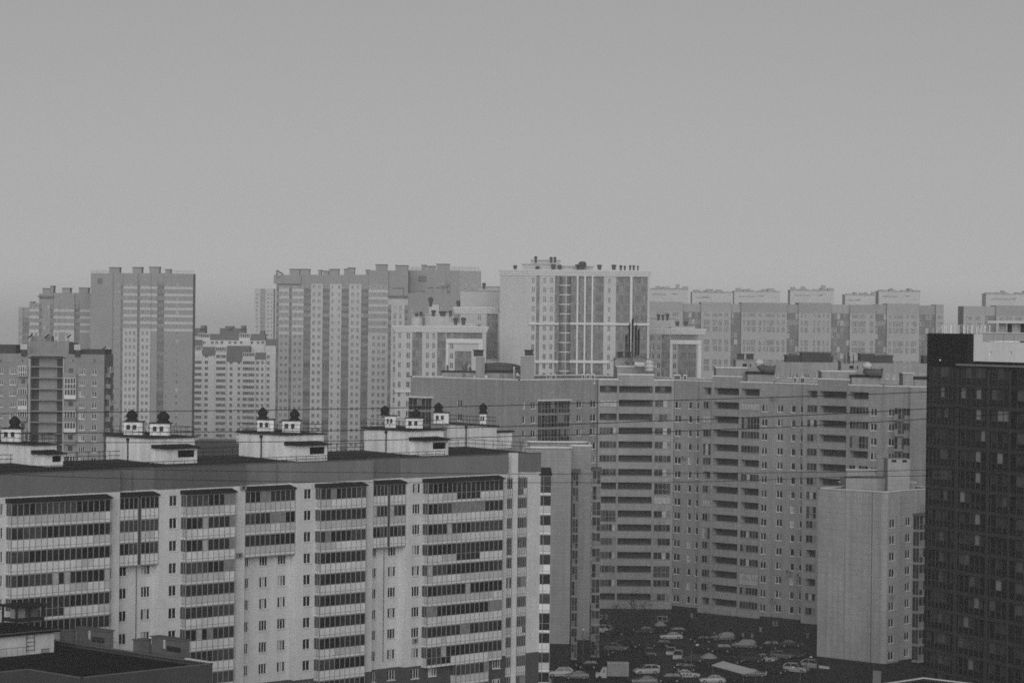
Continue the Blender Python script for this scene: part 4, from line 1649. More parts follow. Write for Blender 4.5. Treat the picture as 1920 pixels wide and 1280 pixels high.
# ------------------------------------------------------------------ distant towers: strips of wall side by side
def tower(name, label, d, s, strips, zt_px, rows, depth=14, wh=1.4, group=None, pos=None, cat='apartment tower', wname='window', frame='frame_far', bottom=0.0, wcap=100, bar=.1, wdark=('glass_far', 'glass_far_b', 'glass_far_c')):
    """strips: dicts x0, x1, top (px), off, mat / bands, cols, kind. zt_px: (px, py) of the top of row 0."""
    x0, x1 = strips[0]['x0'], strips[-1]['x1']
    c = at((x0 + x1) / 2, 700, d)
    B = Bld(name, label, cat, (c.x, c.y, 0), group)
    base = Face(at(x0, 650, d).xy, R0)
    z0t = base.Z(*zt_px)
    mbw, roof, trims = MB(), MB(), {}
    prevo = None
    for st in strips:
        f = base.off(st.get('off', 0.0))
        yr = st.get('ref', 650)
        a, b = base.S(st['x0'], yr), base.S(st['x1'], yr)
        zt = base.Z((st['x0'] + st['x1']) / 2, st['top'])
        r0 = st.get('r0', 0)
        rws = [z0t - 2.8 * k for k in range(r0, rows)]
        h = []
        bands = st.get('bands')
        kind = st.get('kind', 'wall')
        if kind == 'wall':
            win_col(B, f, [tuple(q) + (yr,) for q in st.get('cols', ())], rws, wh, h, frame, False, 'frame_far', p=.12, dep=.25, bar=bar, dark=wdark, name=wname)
            wall(mbw, f, a, b, bottom, zt, h, bands, st.get('mat', 'far_white'))
        elif kind == 'loggia':
            zl = rws[0] + .3
            wall(mbw, f, a, b, bottom, zt, [(a + .02, b - .02, bottom, zl, 1.2, None)], None, st.get('mat', 'far_mid'))
            for k, z in enumerate(rws):
                B.add('loggia', floggia(b - a - .04, st.get('light', 7), k % 4, st.get('pm', 'far_dark')), f.mat(a + .02, z - 2.5))
        # return walls, top
        for ss, sg in ((a, 0), (b, 1)):
            p, q = f.P(ss, 0), base.P(ss, 0, -depth)
            pts = [p + UP * bottom, q + UP * bottom, q + UP * zt, p + UP * zt]
            mbw.poly(pts if sg else pts[::-1], st.get('mat', 'far_white') if not bands else bands[-1][1])
        p = [f.P(a, zt - .02), f.P(b, zt - .02), base.P(b, zt - .02, -depth), base.P(a, zt - .02, -depth)]
        roof.poly(p, 'far_roof')
        q = [base.P(b, bottom, -depth), base.P(a, bottom, -depth), base.P(a, zt, -depth), base.P(b, zt, -depth)]
        mbw.poly(q, st.get('mat', 'far_white') if not bands else bands[-1][1])
    B.part('wall', mbw)
    B.part('roof', roof)
    B.base, B.z0, B.d = base, z0t, d
    return B


def floggia(w, light, v, pm='far_dark'):
    """Narrow dark loggia of one storey with parapet and glazing."""
    key = ('flog', round(w, 2), light, v, pm)
    if key in TM:
        return TM[key]
    r = random.Random(v + light * 5)
    m = MB()
    m.bx(0, w, .02, .14, 0, 1.15, pm)
    n = max(2, round(w / 1.0))
    for k in range(n + 1):
        x = min(max(w * k / n, .04), w - .04)
        m.bx(x - .05, x + .05, .03, .12, 1.15, 2.8, 'far_mid')
    m.poly([(0, .1, 1.15), (w, .1, 1.15), (w, .1, 2.8), (0, .1, 2.8)], r.choice(('glass_far', 'glass_far', 'glass_c', 'curtain_b')))
    TM[key] = (key, m, [])
    return TM[key]


def roofbox(B, x0, x1, yb, yt, m='far_mid', dd=4, depth=5, cap='far_dark', name='lift_house', zb=None):
    d = B.d + dd
    t, f, w_ = fr_box(x0, x1, yb, d, depth, zpx(x0, yb, d) - 2.0 if zb is None else zb, zpx(x0, yt, d), m, cap, .35)
    return B.part(name, t)


def stripes(B_z0, n, lo, hi, base_mat):
    """Alternating grey and pale floor bands over the n upper storeys."""
    out = [(-99, base_mat)]
    z = B_z0 - 2.8 * n + .15
    for k in range(n):
        out += [(z + .05, hi), (z + 1.0, lo)]
        z += 2.8
    return out


# --- striped tower, left
d8 = 1067
bz = Face(at(169, 650, d8).xy, R0).Z(240, 529)
S7 = stripes(bz, 7, 'far_mid', 'far_white', 'far_white')
S7g = stripes(bz, 7, 'far_mid', 'far_white', 'far_mid')
T8 = tower('apartment_tower', 'tall tower with horizontal pale stripes on its upper floors, at the left', d8, 13.1, [
    dict(x0=169, x1=210.5, top=512, mat='far_mid', r0=3),
    dict(x0=210.5, x1=225, top=512, mat='far_mid', off=-.6, cols=[(213, 217.5, 2), (219, 223, 2)]),
    dict(x0=225, x1=230, top=512, kind='loggia', off=-.6, mat='far_mid'),
    dict(x0=230, x1=257, top=512, bands=S7, cols=[(234, 238.3, 2), (241.5, 246, 2), (249, 254, 2)]),
    dict(x0=257, x1=261.5, top=512, kind='loggia', off=-.6, mat='far_mid'),
    dict(x0=261.5, x1=282, top=512, bands=S7, cols=[(265, 270, 2), (273, 278, 2)]),
    dict(x0=282, x1=294, top=512, bands=S7g, off=-.5),
    dict(x0=294, x1=307, top=512, kind='loggia', off=-.9, mat='far_mid'),
    dict(x0=307, x1=361, top=513, bands=S7g, cols=[(309, 313.5, 2), (329, 334, 1)])], (240, 529), 27, depth=8)
for x0, x1, yt in ((205, 224, 502.5), (248.6, 265.5, 502), (280, 298.5, 501.5), (310, 319, 506)):
    roofbox(T8, x0, x1, 513, yt)
t = MB()
rail(t, [T8.base.P(T8.base.S(320, 512), 0, -.5).xy, T8.base.P(T8.base.S(364, 512), 0, -.5).xy], zpx(340, 513, d8), 1.1, 'metal_grey', 2.0, .06, 2)
rail(t, [T8.base.P(T8.base.S(170, 512), 0, -.5).xy, T8.base.P(T8.base.S(204, 512), 0, -.5).xy], zpx(190, 512, d8), 1.1, 'metal_grey', 2.0, .06, 2)
T8.part('railing', t)
t, f, w_ = fr_box(183, 191, 531, d8 - .4, .4, zpx(187, 531, d8), zpx(187, 521, d8), 'far_dark')
T8.part('wall_unit', t)
T8.finish()

# --- stepped tower before it
d8a = 1085
bz = Face(at(34, 650, d8a).xy, R0).Z(100, 572)
S4 = stripes(bz, 4, 'far_mid', 'far_white', 'far_white')
S4g = stripes(bz, 4, 'far_mid', 'far_white', 'far_mid')
T8a = tower('apartment_tower', 'lower stepped tower with a dark lattice of stair windows, left of the striped tower', d8a, 12.9, [
    dict(x0=34, x1=42, top=576, mat='far_grey', r0=2, cols=[(35.5, 40, 2)]),
    dict(x0=42, x1=54.5, top=576, kind='loggia', r0=2, off=-.5, mat='far_mid'),
    dict(x0=54.5, x1=73, top=568, bands=S4, cols=[(57, 62, 2), (65, 70, 2)]),
    dict(x0=73, x1=78.5, top=550, kind='loggia', mat='far_mid', off=.4),
    dict(x0=78.5, x1=93.5, top=550, mat='far_mid', off=.4, cols=[(80.5, 84.5, 1), (87.5, 91.5, 1)]),
    dict(x0=93.5, x1=99.5, top=550, kind='loggia', mat='far_mid', off=.4),
    dict(x0=99.5, x1=110, top=549, bands=S4, cols=[(102.5, 107, 2)]),
    dict(x0=110, x1=122, top=549, bands=S4g, off=-.3),
    dict(x0=122, x1=139, top=549, bands=S4, cols=[(124, 128.5, 2)]),
    dict(x0=139, x1=149, top=549, kind='loggia', off=-.8, mat='far_mid'),
    dict(x0=149, x1=190.5, top=549.5, bands=S4g, cols=[(166, 168, 1), (175, 183, 3)]),
    dict(x0=190.5, x1=197.5, top=549.5, kind='loggia', off=-.8, mat='far_mid'),
    dict(x0=197.5, x1=211, top=549.5, bands=S4g, cols=[(201, 205, 2), (206.5, 210, 2)])], (100, 572), 22)
for x0, x1, yt in ((80, 94, 541.5), (94.5, 100, 537), (116.5, 131, 541), (148, 165, 540.5), (56, 62, 567)):
    roofbox(T8a, x0, x1, 551 if x0 > 60 else 570, yt)
t = MB()
fbox(t, T8a.base, T8a.base.S(72, 554), T8a.base.S(100.5, 554), zpx(85, 557.5, d8a), zpx(85, 554, d8a), 0, 1.5, 'far_dark')
T8a.part('cornice', t)
T8a.finish()

# --- white block with dark mansards
d9 = 1226
T9 = tower('apartment_block', 'bright white block with dark mansard attics between the two tall striped towers', d9, 11.4, [
    dict(x0=362, x1=380, top=663, mat='bright_white', cols=[(365.5, 378.5, 4)]),
    dict(x0=380, x1=404, top=663, mat='bright_white', off=-.5, cols=[(384, 390.5, 2)]),
    dict(x0=404, x1=425, top=663, mat='bright_white', off=.6, cols=[(405.5, 423.5, 6)], r0=0),
    dict(x0=425, x1=454, top=674, mat='bright_white', off=-.3, r0=1, cols=[(431, 436.5, 2), (446, 451, 2)]),
    dict(x0=454, x1=479, top=674, mat='bright_white', off=.6, r0=1, cols=[(455.5, 477.5, 6)]),
    dict(x0=479, x1=498, top=674, mat='bright_white', r0=1, cols=[(480.5, 486, 2), (490, 494.5, 2)]),
    dict(x0=498, x1=520, top=648, mat='bright_white', off=-.8, cols=[(500.5, 506, 2)])], (372, 664.5), 17, cat='apartment block')
for x0, x1, yb, yt, dd in ((380, 404, 664, 650, 0), (425, 468.5, 676, 648, 0), (479, 498, 676, 661, 0), (365, 379, 650, 637, 5), (394, 447.5, 638, 626, 8), (412, 459.5, 630, 615, 10), (470, 497, 638, 626, 8), (362, 385, 628, 615, 9), (498, 516, 649, 636, 3), (376, 385, 618, 610, 9), (422, 437, 618, 611, 10), (452, 459, 618, 610, 10), (487, 495, 630, 620, 9)):
    d = d9 + dd
    t, f, w_ = fr_box(x0, x1, yb, d, 7, zpx(x0, yb, d) - .5, zpx(x0, yt, d), 'far_dark')
    T9.part('mansard', t)
for x0, x1, yb, yt, dd in ((379, 498, 664, 637.5, 6), (372, 394, 640, 633, 7.9), (448, 469, 640, 633, 7.9), (404, 425.5, 664, 658, .3), (366, 378.5, 664, 657, -.1), (455, 478, 675, 668.5, -.1)):
    d = d9 + dd
    t, f, w_ = fr_box(x0, x1, yb, d, 8, zpx(x0, yb, d) - 1.5, zpx(x0, yt, d), 'bright_white')
    T9.part('attic_storey', t)
for x0, x1, yb, yt, dd, n in ((371.5, 394, 633, 624.5, 7.8, 6), (448, 469, 633, 624.5, 7.8, 6), (366, 378.5, 657, 648.5, -.1, 4), (404, 425.5, 658, 650, -.1, 6), (455, 478, 668.5, 660.5, -.1, 6)):
    d = d9 + dd
    f = Face(at(x0, yb, d).xy, R0)
    w_, hh = f.S(x1, yb), zpx(x0, yt, d) - zpx(x0, yb, d)
    T9.add('attic_glazing', win(q5(w_), q5(hh), n, rnd_panes(n, p=0), 'frame_white', False, None, .25, inset=-.1), f.mat(0, zpx(x0, yb, d)))
for x in (383, 398, 406.5, 416, 431, 441, 452, 472, 484, 492.5):
    d = d9 + 5.9
    f = Face(at(x - 2.6, 644, d).xy, R0)
    T9.add('window', win(1.3, 1.3, 2, rnd_panes(2), 'frame_white', False, None, .12, inset=-.1), f.mat(0, zpx(x, 644.5, d)))
T9.finish()

# --- faint tower in the mist
T10 = tower('apartment_tower', 'faint tower almost lost in the mist behind the white block', 1850, 8, [
    dict(x0=476, x1=487, top=541, mat='far_white', cols=[(479, 483, 2)]),
    dict(x0=487, x1=497, top=541, mat='far_mid', cols=[(489, 494, 2)]),
    dict(x0=497, x1=512, top=541, mat='far_white', cols=[(500, 504, 2), (507, 510, 2)])], (490, 550), 25)
T10.finish()

# --- long tower with dark loggia strips
d11 = 1045
zz11 = Face(at(517, 650, d11).xy, R0).Z(560, 534)
S6 = stripes(zz11, 7, 'far_grey', 'far_white', 'far_white')
S6g = stripes(zz11, 7, 'far_grey', 'far_white', 'far_grey')
atc = [(-99, 'far_white'), (zz11 + .5, 'far_mid')]
S6 = S6 + [(zz11 + .5, 'far_mid')]
S6g = S6g + [(zz11 + .5, 'far_mid')]
W2 = lambda *q: [(a, b, 2) for a, b in q]
T11 = tower('apartment_tower', 'long pale tower with dark vertical loggia strips and a triangular roof frame', d11, 13.4, [
    dict(x0=517, x1=522, top=515.5, kind='loggia', mat='far_mid', off=-.3),
    dict(x0=522, x1=541.5, top=515.5, bands=S6g, cols=W2((524.8, 530.2), (533.3, 539))),
    dict(x0=541.5, x1=546.4, top=515.5, kind='loggia', mat='far_mid', off=-.3),
    dict(x0=546.4, x1=568.6, top=515.5, bands=S6g, cols=W2((550, 555.5), (559.3, 565))),
    dict(x0=568.6, x1=582, top=515, kind='loggia', mat='far_mid', off=-.2, light=2),
    dict(x0=582, x1=604.3, top=515, bands=atc, cols=W2((585, 590.5), (595, 600.5))),
    dict(x0=604.3, x1=617.5, top=515, kind='loggia', mat='far_mid', off=-.2, light=2),
    dict(x0=617.5, x1=639.5, top=515, bands=atc, cols=W2((620.5, 624.5), (633, 637))),
    dict(x0=639.5, x1=653.5, top=515, kind='loggia', mat='far_mid', off=-.2, light=2),
    dict(x0=653.5, x1=676.5, top=515, bands=atc, cols=W2((657.5, 663), (667.5, 672.5))),
    dict(x0=676.5, x1=690, top=515, kind='loggia', mat='far_mid', off=-.2, light=2),
    dict(x0=690, x1=727, top=507, bands=S6, off=.5, cols=[(697.5, 703, 2), (707.5, 712.5, 2), (716, 722, 2)]),
    dict(x0=727, x1=764, top=507, mat='far_mid', off=-.5, r0=0)], (560, 534), 27)
for x0, x1, yb, yt in ((543, 561.5, 516, 505.5), (564, 580, 516, 505.5), (597, 602.5, 516, 507.5), (606, 616, 516, 509), (617.5, 635, 516, 505.5), (645, 652, 516, 505.5), (652.3, 664.5, 516, 503), (686, 692, 510, 507), (704.5, 725.5, 509, 497), (741.5, 764.5, 509, 498.5)):
    roofbox(T11, x0, x1, yb, yt)
t = MB()
b0, b1, b2 = at(519, 523, d11 - 1), at(519, 506.5, d11 - 1), at(531.5, 514.5, d11 - 1)
for p, q in ((b0, b1), (b1, b2), (b2, b0)):
    t.tube([p, q], .28, 'far_dark', 5)
for k in (.3, .6):
    t.tube([b0.lerp(b1, k), b2.lerp(b1 if k > .4 else b0, .3)], .14, 'far_dark', 4)
T11.part('roof_frame', t)
t, f, w_ = fr_box(513, 564, 532, d11 - 1.2, 3, zpx(540, 532, d11), zpx(540, 515.5, d11), 'far_mid')
T11.part('attic_storey', t)
T11.finish()

# --- grey block behind, running right
d11c = 1060
T11c = tower('apartment_block', 'flat grey block behind the white cornice buildings with a railed roof', d11c, 13.2, [
    dict(x0=764, x1=834, top=506.5, mat='far_mid', cols=[(823.5, 829.5, 2)]),
    dict(x0=834, x1=843, top=506.5, kind='loggia', mat='far_mid', off=-.3),
    dict(x0=843, x1=860, top=506.5, mat='far_mid', cols=[(849.5, 854.5, 2)]),
    dict(x0=860, x1=899.5, top=507.5, mat='far_grey', cols=[(870.5, 874, 1), (885, 892, 2)])], (827, 526.5), 24, cat='apartment block')
for x0, x1, yt in ((790.5, 799, 498), (801, 807, 500), (808.5, 816, 500), (818.5, 842.5, 496)):
    roofbox(T11c, x0, x1, 508, yt)
t = MB()
for a, b in ((765, 790), (845, 898)):
    rail(t, [T11c.base.P(T11c.base.S(a, 507), 0, -.4).xy, T11c.base.P(T11c.base.S(b, 507), 0, -.4).xy], zpx(a, 507, d11c), 1.3, 'metal_grey', 1.6, .08, 2)
T11c.part('railing', t)
t, f, w_ = fr_box(785, 799, 527, d11c - .6, .8, zpx(790, 527, d11c), zpx(790, 517, d11c), 'far_dark')
T11c.part('wall_unit', t)
T11c.finish()

# --- tower with a corniced stair column
d11b = 980
T11b = tower('apartment_tower', 'tower with a cornice over pale columns and long dark stair windows', d11b, 14, [
    dict(x0=727, x1=733, top=556, kind='loggia', mat='far_white', off=.3),
    dict(x0=733, x1=758, top=556, mat='far_white', off=.6, cols=[(737, 742.5, 1), (748, 752.8, 1)]),
    dict(x0=758, x1=764, top=556, kind='loggia', mat='far_white', off=.3),
    dict(x0=764, x1=862, top=550, mat='far_mid', cols=[(769.5, 774.5, 2), (825, 830, 2), (845, 851, 2)])], (740, 573), 22, wh=2.0)
t = MB()
fbox(t, T11b.base, T11b.base.S(725.5, 555), T11b.base.S(764.5, 555), zpx(740, 557, d11b), zpx(740, 554, d11b), 0, 1.8, 'far_dark')
T11b.part('cornice', t)
for x0, x1, yt in ((736, 756, 541), (779, 794, 546.5), (803, 810, 540), (818, 838, 540), (827, 832, 537)):
    roofbox(T11b, x0, x1, 556 if x0 < 760 else 551, yt, cap='far_dark')
T11b.finish()

# ------------------------------------------------------------------ white complex with cornices
def glassbay(w, v, n=4, rowh=2.8):
    """One storey of tinted curtain wall."""
    key = ('gbay', round(w, 2), v, n)
    if key in TM:
        return TM[key]
    r = random.Random(v * 3 + n)
    m = MB()
    for k in range(n):
        a, b = w * k / n, w * (k + 1) / n
        m.poly([(a, 0, 0), (b, 0, 0), (b, 0, 1.0), (a, 0, 1.0)], 'tint_b')
        m.poly([(a, 0, 1.0), (b, 0, 1.0), (b, 0, 2.8), (a, 0, 2.8)], r.choice(('tint_a', 'tint_a', 'tint_b', 'tint_c', 'tint_d')))
        m.bx(a - .04, a + .04, -.06, 0, 0, 2.8, 'tint_frame')
    m.bx(w - .04, w, -.06, 0, 0, 2.8, 'tint_frame')
    m.bx(0, w, -.055, 0, 0, .12, 'tint_frame')
    m.bx(0, w, -.05, 0, .96, 1.04, 'tint_frame')
    TM[key] = (key, m, [])
    return TM[key]


glass('tint_a', .06, .3)
glass('tint_b', .09, .3)
glass('tint_c', .04, .3)
glass('tint_d', .115, .3)
M('vent_grey', 0.07)
M('tint_frame', 0.17, .5)


def white_block(label, d, x0, x1, ytop, ztpx, rows, cols, bays, pils=(), trims=(), depth=18, cornice=(0, 0), mat='white_wall', extra=None):
    c = at((x0 + x1) / 2, 700, d)
    B = Bld('apartment_block', label, 'apartment block', (c.x, c.y, 0))
    f = Face(at(x0, 650, d).xy, R0)
    B.base, B.d = f, d
    w_ = f.S(x1, 650)
    zt = f.Z((x0 + x1) / 2, ytop)
    z0 = f.Z(*ztpx)
    B.z0, B.zt = z0, zt
    h = []
    win_col(B, f, [q + (650,) for q in cols], [z0 - 2.8 * k for k in range(rows)], 1.75, h, 'frame_white', False, 'sill', p=.06, dep=.3, bar=.09)
    for xa, xb, n, r0, r1 in bays:
        a, b = f.S(xa, 650), f.S(xb, 650)
        ztop, zbot = z0 + .55 - 2.8 * r0, z0 + .55 - 2.8 * r1
        h.append((a, b, max(zbot, .5), ztop, .3, None))
        for k in range(r0, r1):
            B.add('glazed_bay', glassbay(b - a, RND.randrange(6), n), f.mat(a, z0 + .55 - 2.8 * (k + 1), -.28))
    m = MB()
    wall(m, f, 0, w_, 0, zt, h, None, mat)
    for p, q in ((f.P(w_, 0), f.P(w_, 0, -depth)), (f.P(w_, 0, -depth), f.P(0, 0, -depth)), (f.P(0, 0, -depth), f.P(0, 0))):
        g = seg(p.xy, q.xy)
        wall(m, g, 0, g.L, 0, zt, (), None, mat)
    B.part('wall', m)
    t = MB()
    t.poly([f.P(0, zt - .5), f.P(w_, zt - .5), f.P(w_, zt - .5, -depth), f.P(0, zt - .5, -depth)], 'far_roof')
    B.part('roof', t)
    t = MB()
    ya, yb = cornice
    za, zb = zpx((x0 + x1) / 2, ya, d), zpx((x0 + x1) / 2, yb, d)
    n = 4
    for k in range(n):
        a_, b_ = zb + (za - zb) * k / n, zb + (za - zb) * (k + 1) / n
        fbox(t, f, -.2 - .18 * k, w_ + .2 + .18 * k, a_, b_ - .05, -1.2, .25 + .22 * k, 'white_trim')
        if k < n - 1:
            fbox(t, f, -.1 - .18 * k, w_ + .1 + .18 * k, b_ - .05, b_, -1.2, .12 + .22 * k, 'white_grey')
    B.part('cornice', t)
    for xa, xb, za_, zb_ in pils:
        t = MB()
        fbox(t, f, f.S(xa, 650), f.S(xb, 650), 0 if zb_ is None else zpx((xa + xb) / 2, zb_, d), zpx((xa + xb) / 2, za_, d), .002, .35, 'white_trim')
        B.part('pilaster', t)
    for xa, xb, ya, yb in trims:
        t = MB()
        fbox(t, f, f.S(xa, 650), f.S(xb, 650), zpx(xa, yb, d), zpx(xa, ya, d), .003, .5, 'white_trim')
        B.part('string_course', t)
    return B


def drum(B, x0, x1, yb, yt, dd, m='white_wall', cap='far_roof'):
    d = B.d + dd
    a, b = at(x0, yb, d), at(x1, yb, d)
    r = (b - a).length / 2
    c = a.lerp(b, .5) + F0 * r * .6
    t = MB()
    zt = zpx((x0 + x1) / 2, yt, d)
    t.lathe((c.x, c.y, 0), [(r, B.zt - 1), (r, zt - .3), (r * 1.03, zt - .3), (r * 1.03, zt), (.02, zt + .05)], m, 20)
    B.part('roof_drum', t)


def vents(B, L, dd):
    for x0, x1, yb, yt in L:
        d = B.d + dd
        a, b = at(x0, yb, d), at(x1, yb, d)
        r = (b - a).length / 2
        c = a.lerp(b, .5)
        h_ = zpx(x0, yt, d) - a.z
        t = MB()
        t.lathe((c.x, c.y, a.z - .6), [(r * .7, 0), (r * .7, .6 + h_ * .4), (r, .6 + h_ * .45), (r, .6 + h_ * .8), (r * .5, .6 + h_), (.02, .6 + h_)], 'vent_grey', 8)
        B.part('roof_vent', t)


WA = white_block('low white block with a heavy cornice, roof drums and portal frame', 769, 741, 911.5, 622, (750, 624), 15,
                 [(746.5, 752, 2), (762, 769, 2), (798.5, 804.5, 2), (810, 816, 2), (843.5, 850, 2)],
                 [(773, 791.5, 3, 0, 17), (820, 835.5, 3, 0, 17), (853, 884, 6, 2, 17), (837, 904, 11, 0, 1)],
                 [(836.5, 841, 637, None), (897, 905.5, 637, None)], [(836.5, 905.5, 634.5, 643), (741, 800, 731, 735)], cornice=(610.5, 622.5))
drum(WA, 768, 793, 612, 594, 5)
drum(WA, 786, 862, 612, 588.5, 8)
vents(WA, [(803, 812, 570, 557)], 14)
t, f, w_ = fr_box(804, 823, 588, WA.d + 14, 4, zpx(810, 590, WA.d), zpx(810, 570, WA.d + 14), 'white_wall', 'far_mid')
WA.part('rooftop_house', t)
t, f, w_ = fr_box(840, 892, 612, WA.d + 6, 8, zpx(850, 612, WA.d), zpx(850, 605, WA.d + 6), 'white_wall')
WA.part('rooftop_house', t)
vents(WA, [(778, 785, 593, 586), (850, 859, 604, 595), (864, 874, 604, 595), (786, 793, 588, 584), (808, 818, 588, 581), (822, 838, 588, 583), (841, 848, 588, 582)], 6)
WA.finish()
WBk = white_block('mid-height white block with tinted glass bays, attached left of the white tower', 798, 853, 990.5, 587, (905, 590), 17,
                  [(895, 901.5, 2)], [(912.5, 933, 4, 0, 10), (939.5, 969, 6, 0, 10), (974.5, 989.5, 3, 0, 10)],
                  [(933.5, 939, 587, 675), (969.2, 974.2, 587, 675)], [(905, 990.5, 673, 679)], cornice=(575.5, 588))
for x0, x1, yb, yt, dd in ((863, 940, 578, 545.5, 8), (900, 990, 578, 553, 10), (947, 991, 576, 560, 2), (898, 937, 550, 538, 14)):
    t, f, w_ = fr_box(x0, x1, yb, WBk.d + dd, 8, zpx(x0, yb + 2, WBk.d), zpx(x0, yt, WBk.d + dd), 'white_wall', 'white_grey', .25)
    ho = WBk.part('rooftop_house', t)
    if x0 == 947:
        s0, s1 = f.S(956, 568), f.S(990, 568)
        WBk.add('window', win(q5(s1 - s0), 1.25, 8, rnd_panes(8, p=0), 'frame_grey', False, None, .1, inset=-.1), f.mat(s0, zpx(960, 575.5, WBk.d + 2)))
vents(WBk, [(904, 911, 538, 530), (855, 864, 574, 563), (853, 862, 583, 576), (944, 956, 553, 543)], 9)
t = MB()
q = at(950, 549, WBk.d + 9)
t.lathe(q, [(.02, -.3), (1.2, .0), (1.8, .8), (1.9, .9), (1.75, .95), (.02, .4)], 'metal_grey', 12)
WBk.part('dish_aerial', t)
WBk.finish()
WC = white_block('tall white tower with glass bays, a curved balcony column and a deep cornice', 786, 991, 1217, 517, (1000, 520.5), 25,
                 [(995.5, 1002, 2), (1017, 1023.5, 2), (1030, 1036, 2), (1138.5, 1144, 2)],
                 [(1004.5, 1010.5, 1, 0, 25), (1039.5, 1050, 3, 0, 25), (1067, 1080, 4, 0, 25), (1083.5, 1094, 3, 0, 25), (1097.5, 1108, 3, 0, 25), (1111.5, 1131, 4, 0, 25), (1154, 1180, 6, 0, 25), (1185, 1213, 7, 0, 25)],
                 [(1080.3, 1083.3, 517, None), (1094.2, 1097.2, 517, None), (1108.2, 1111.2, 517, None), (1180.4, 1184.4, 517, None)],
                 [(991, 1047, 604.5, 608.5), (1068, 1217, 604.5, 608.5), (1002, 1047, 675, 680), (1066, 1142, 675, 680)], cornice=(506, 517.5))
# blank flank receding to the left
f = WC.base
tt = MB()
fl = seg(f.P(0, 0).xy + Vector((-20, 20)) * 0 + (F0 * 2.5 - R0 * 8.6).xy, f.P(0, 0).xy)
wall(tt, fl, 0, fl.L, 0, WC.zt, (), None, 'white_wall')
WC.part('wall', tt)
tt = MB()
for k in range(4):
    zb_, za_ = zpx(1100, 517.5, WC.d), zpx(1100, 506, WC.d)
    fbox(tt, fl, -.3, fl.L + .1, zb_ + (za_ - zb_) * k / 4, zb_ + (za_ - zb_) * (k + 1) / 4 - .05, -1, .25 + .22 * k, 'white_trim')
WC.part('cornice', tt)
for k in range(25):
    z = WC.z0 + .5 - 2.8 * (k + 1)
    key = ('cbal', k % 3)
    if key not in TM:
        m = MB()
        n = 10
        R_ = 1.75
        for j in range(n):
            a0, a1 = math.pi * j / n, math.pi * (j + 1) / n
            p, q = (-R_ * math.cos(a0), -1.3 * math.sin(a0)), (-R_ * math.cos(a1), -1.3 * math.sin(a1))
            m.poly([(p[0], p[1], 0), (q[0], q[1], 0), (q[0], q[1], .28), (p[0], p[1], .28)], 'white_trim')
            m.poly([(0, 0, .28), (p[0], p[1], .28), (q[0], q[1], .28)], 'white_grey')
            m.poly([(0, 0, 0), (q[0], q[1], 0), (p[0], p[1], 0)], 'white_grey')
            s_ = .95
            m.poly([(p[0] * s_, p[1] * s_, .28), (q[0] * s_, q[1] * s_, .28), (q[0] * s_, q[1] * s_, 2.8), (p[0] * s_, p[1] * s_, 2.8)], ('tint_b', 'tint_d', 'tint_b', 'tint_d')[(j + k) % 4])
        m.bx(.2, .32, -1.32, -1.2, .28, 2.8, 'white_trim')
        TM[key] = (key, m, [])
    WC.add('balcony', TM[key], f.mat(f.S(1058.5, 650), z))
for x0, x1, yb, yt, dd in ((980, 1052, 508, 496, 4), (997, 1050, 500, 488.5, 8), (1052.5, 1112, 508, 500, 6)):
    t, f_, w_ = fr_box(x0, x1, yb, WC.d + dd, 8, WC.zt - 1, zpx(x0, yt, WC.d + dd), 'white_wall', 'white_grey', .25)
    WC.part('rooftop_house', t)
vents(WC, [(1001.5, 1007.5, 489, 480), (1030, 1036.5, 489, 481.5), (1037.5, 1043.5, 489, 481.5), (962, 970, 505, 497), (1004, 1012, 505, 498.5), (1033, 1042, 504, 495), (1045, 1053, 504, 497), (1085, 1099, 500, 490), (1078, 1100, 501, 495), (1119, 1129, 502, 496), (1146, 1156, 502, 496), (1161, 1167, 503, 497), (1169, 1174, 503, 498), (1179, 1184, 503, 497), (1185.5, 1191, 503, 497), (1194, 1198, 504, 498)], 3)
WC.finish()
WD = white_block('low white block with a portal frame right of the white tower', 822, 1214, 1319.5, 626, (1222, 629), 13,
                 [(1217.5, 1226.5, 3), (1231.8, 1238, 2), (1262, 1268, 2)], [(1240.5, 1255.5, 3, 0, 15), (1271.5, 1305, 7, 1, 15), (1257, 1308, 10, 0, 1)],
                 [(1256, 1260.5, 640, None), (1308, 1315, 640, None)], [(1256, 1315, 637, 645)], cornice=(615.5, 626.5), mat='white_grey')
t, f, w_ = fr_box(1216, 1265.5, 616, WD.d + 5, 8, zpx(1220, 618, WD.d), zpx(1220, 597.5, WD.d + 5), 'white_wall', 'white_grey', .3)
WD.part('rooftop_house', t)
t, f, w_ = fr_box(1258, 1303, 616, WD.d + 3, 8, zpx(1220, 618, WD.d), zpx(1220, 611, WD.d + 3), 'white_wall')
WD.part('rooftop_house', t)
vents(WD, [(1231, 1238, 596, 589), (1240, 1246, 596, 590), (1248, 1255, 596, 588), (1266, 1274, 610, 602), (1282, 1290, 610, 602)], 5)
WD.finish()

# ------------------------------------------------------------------ long hazy block, right
d13 = 1140


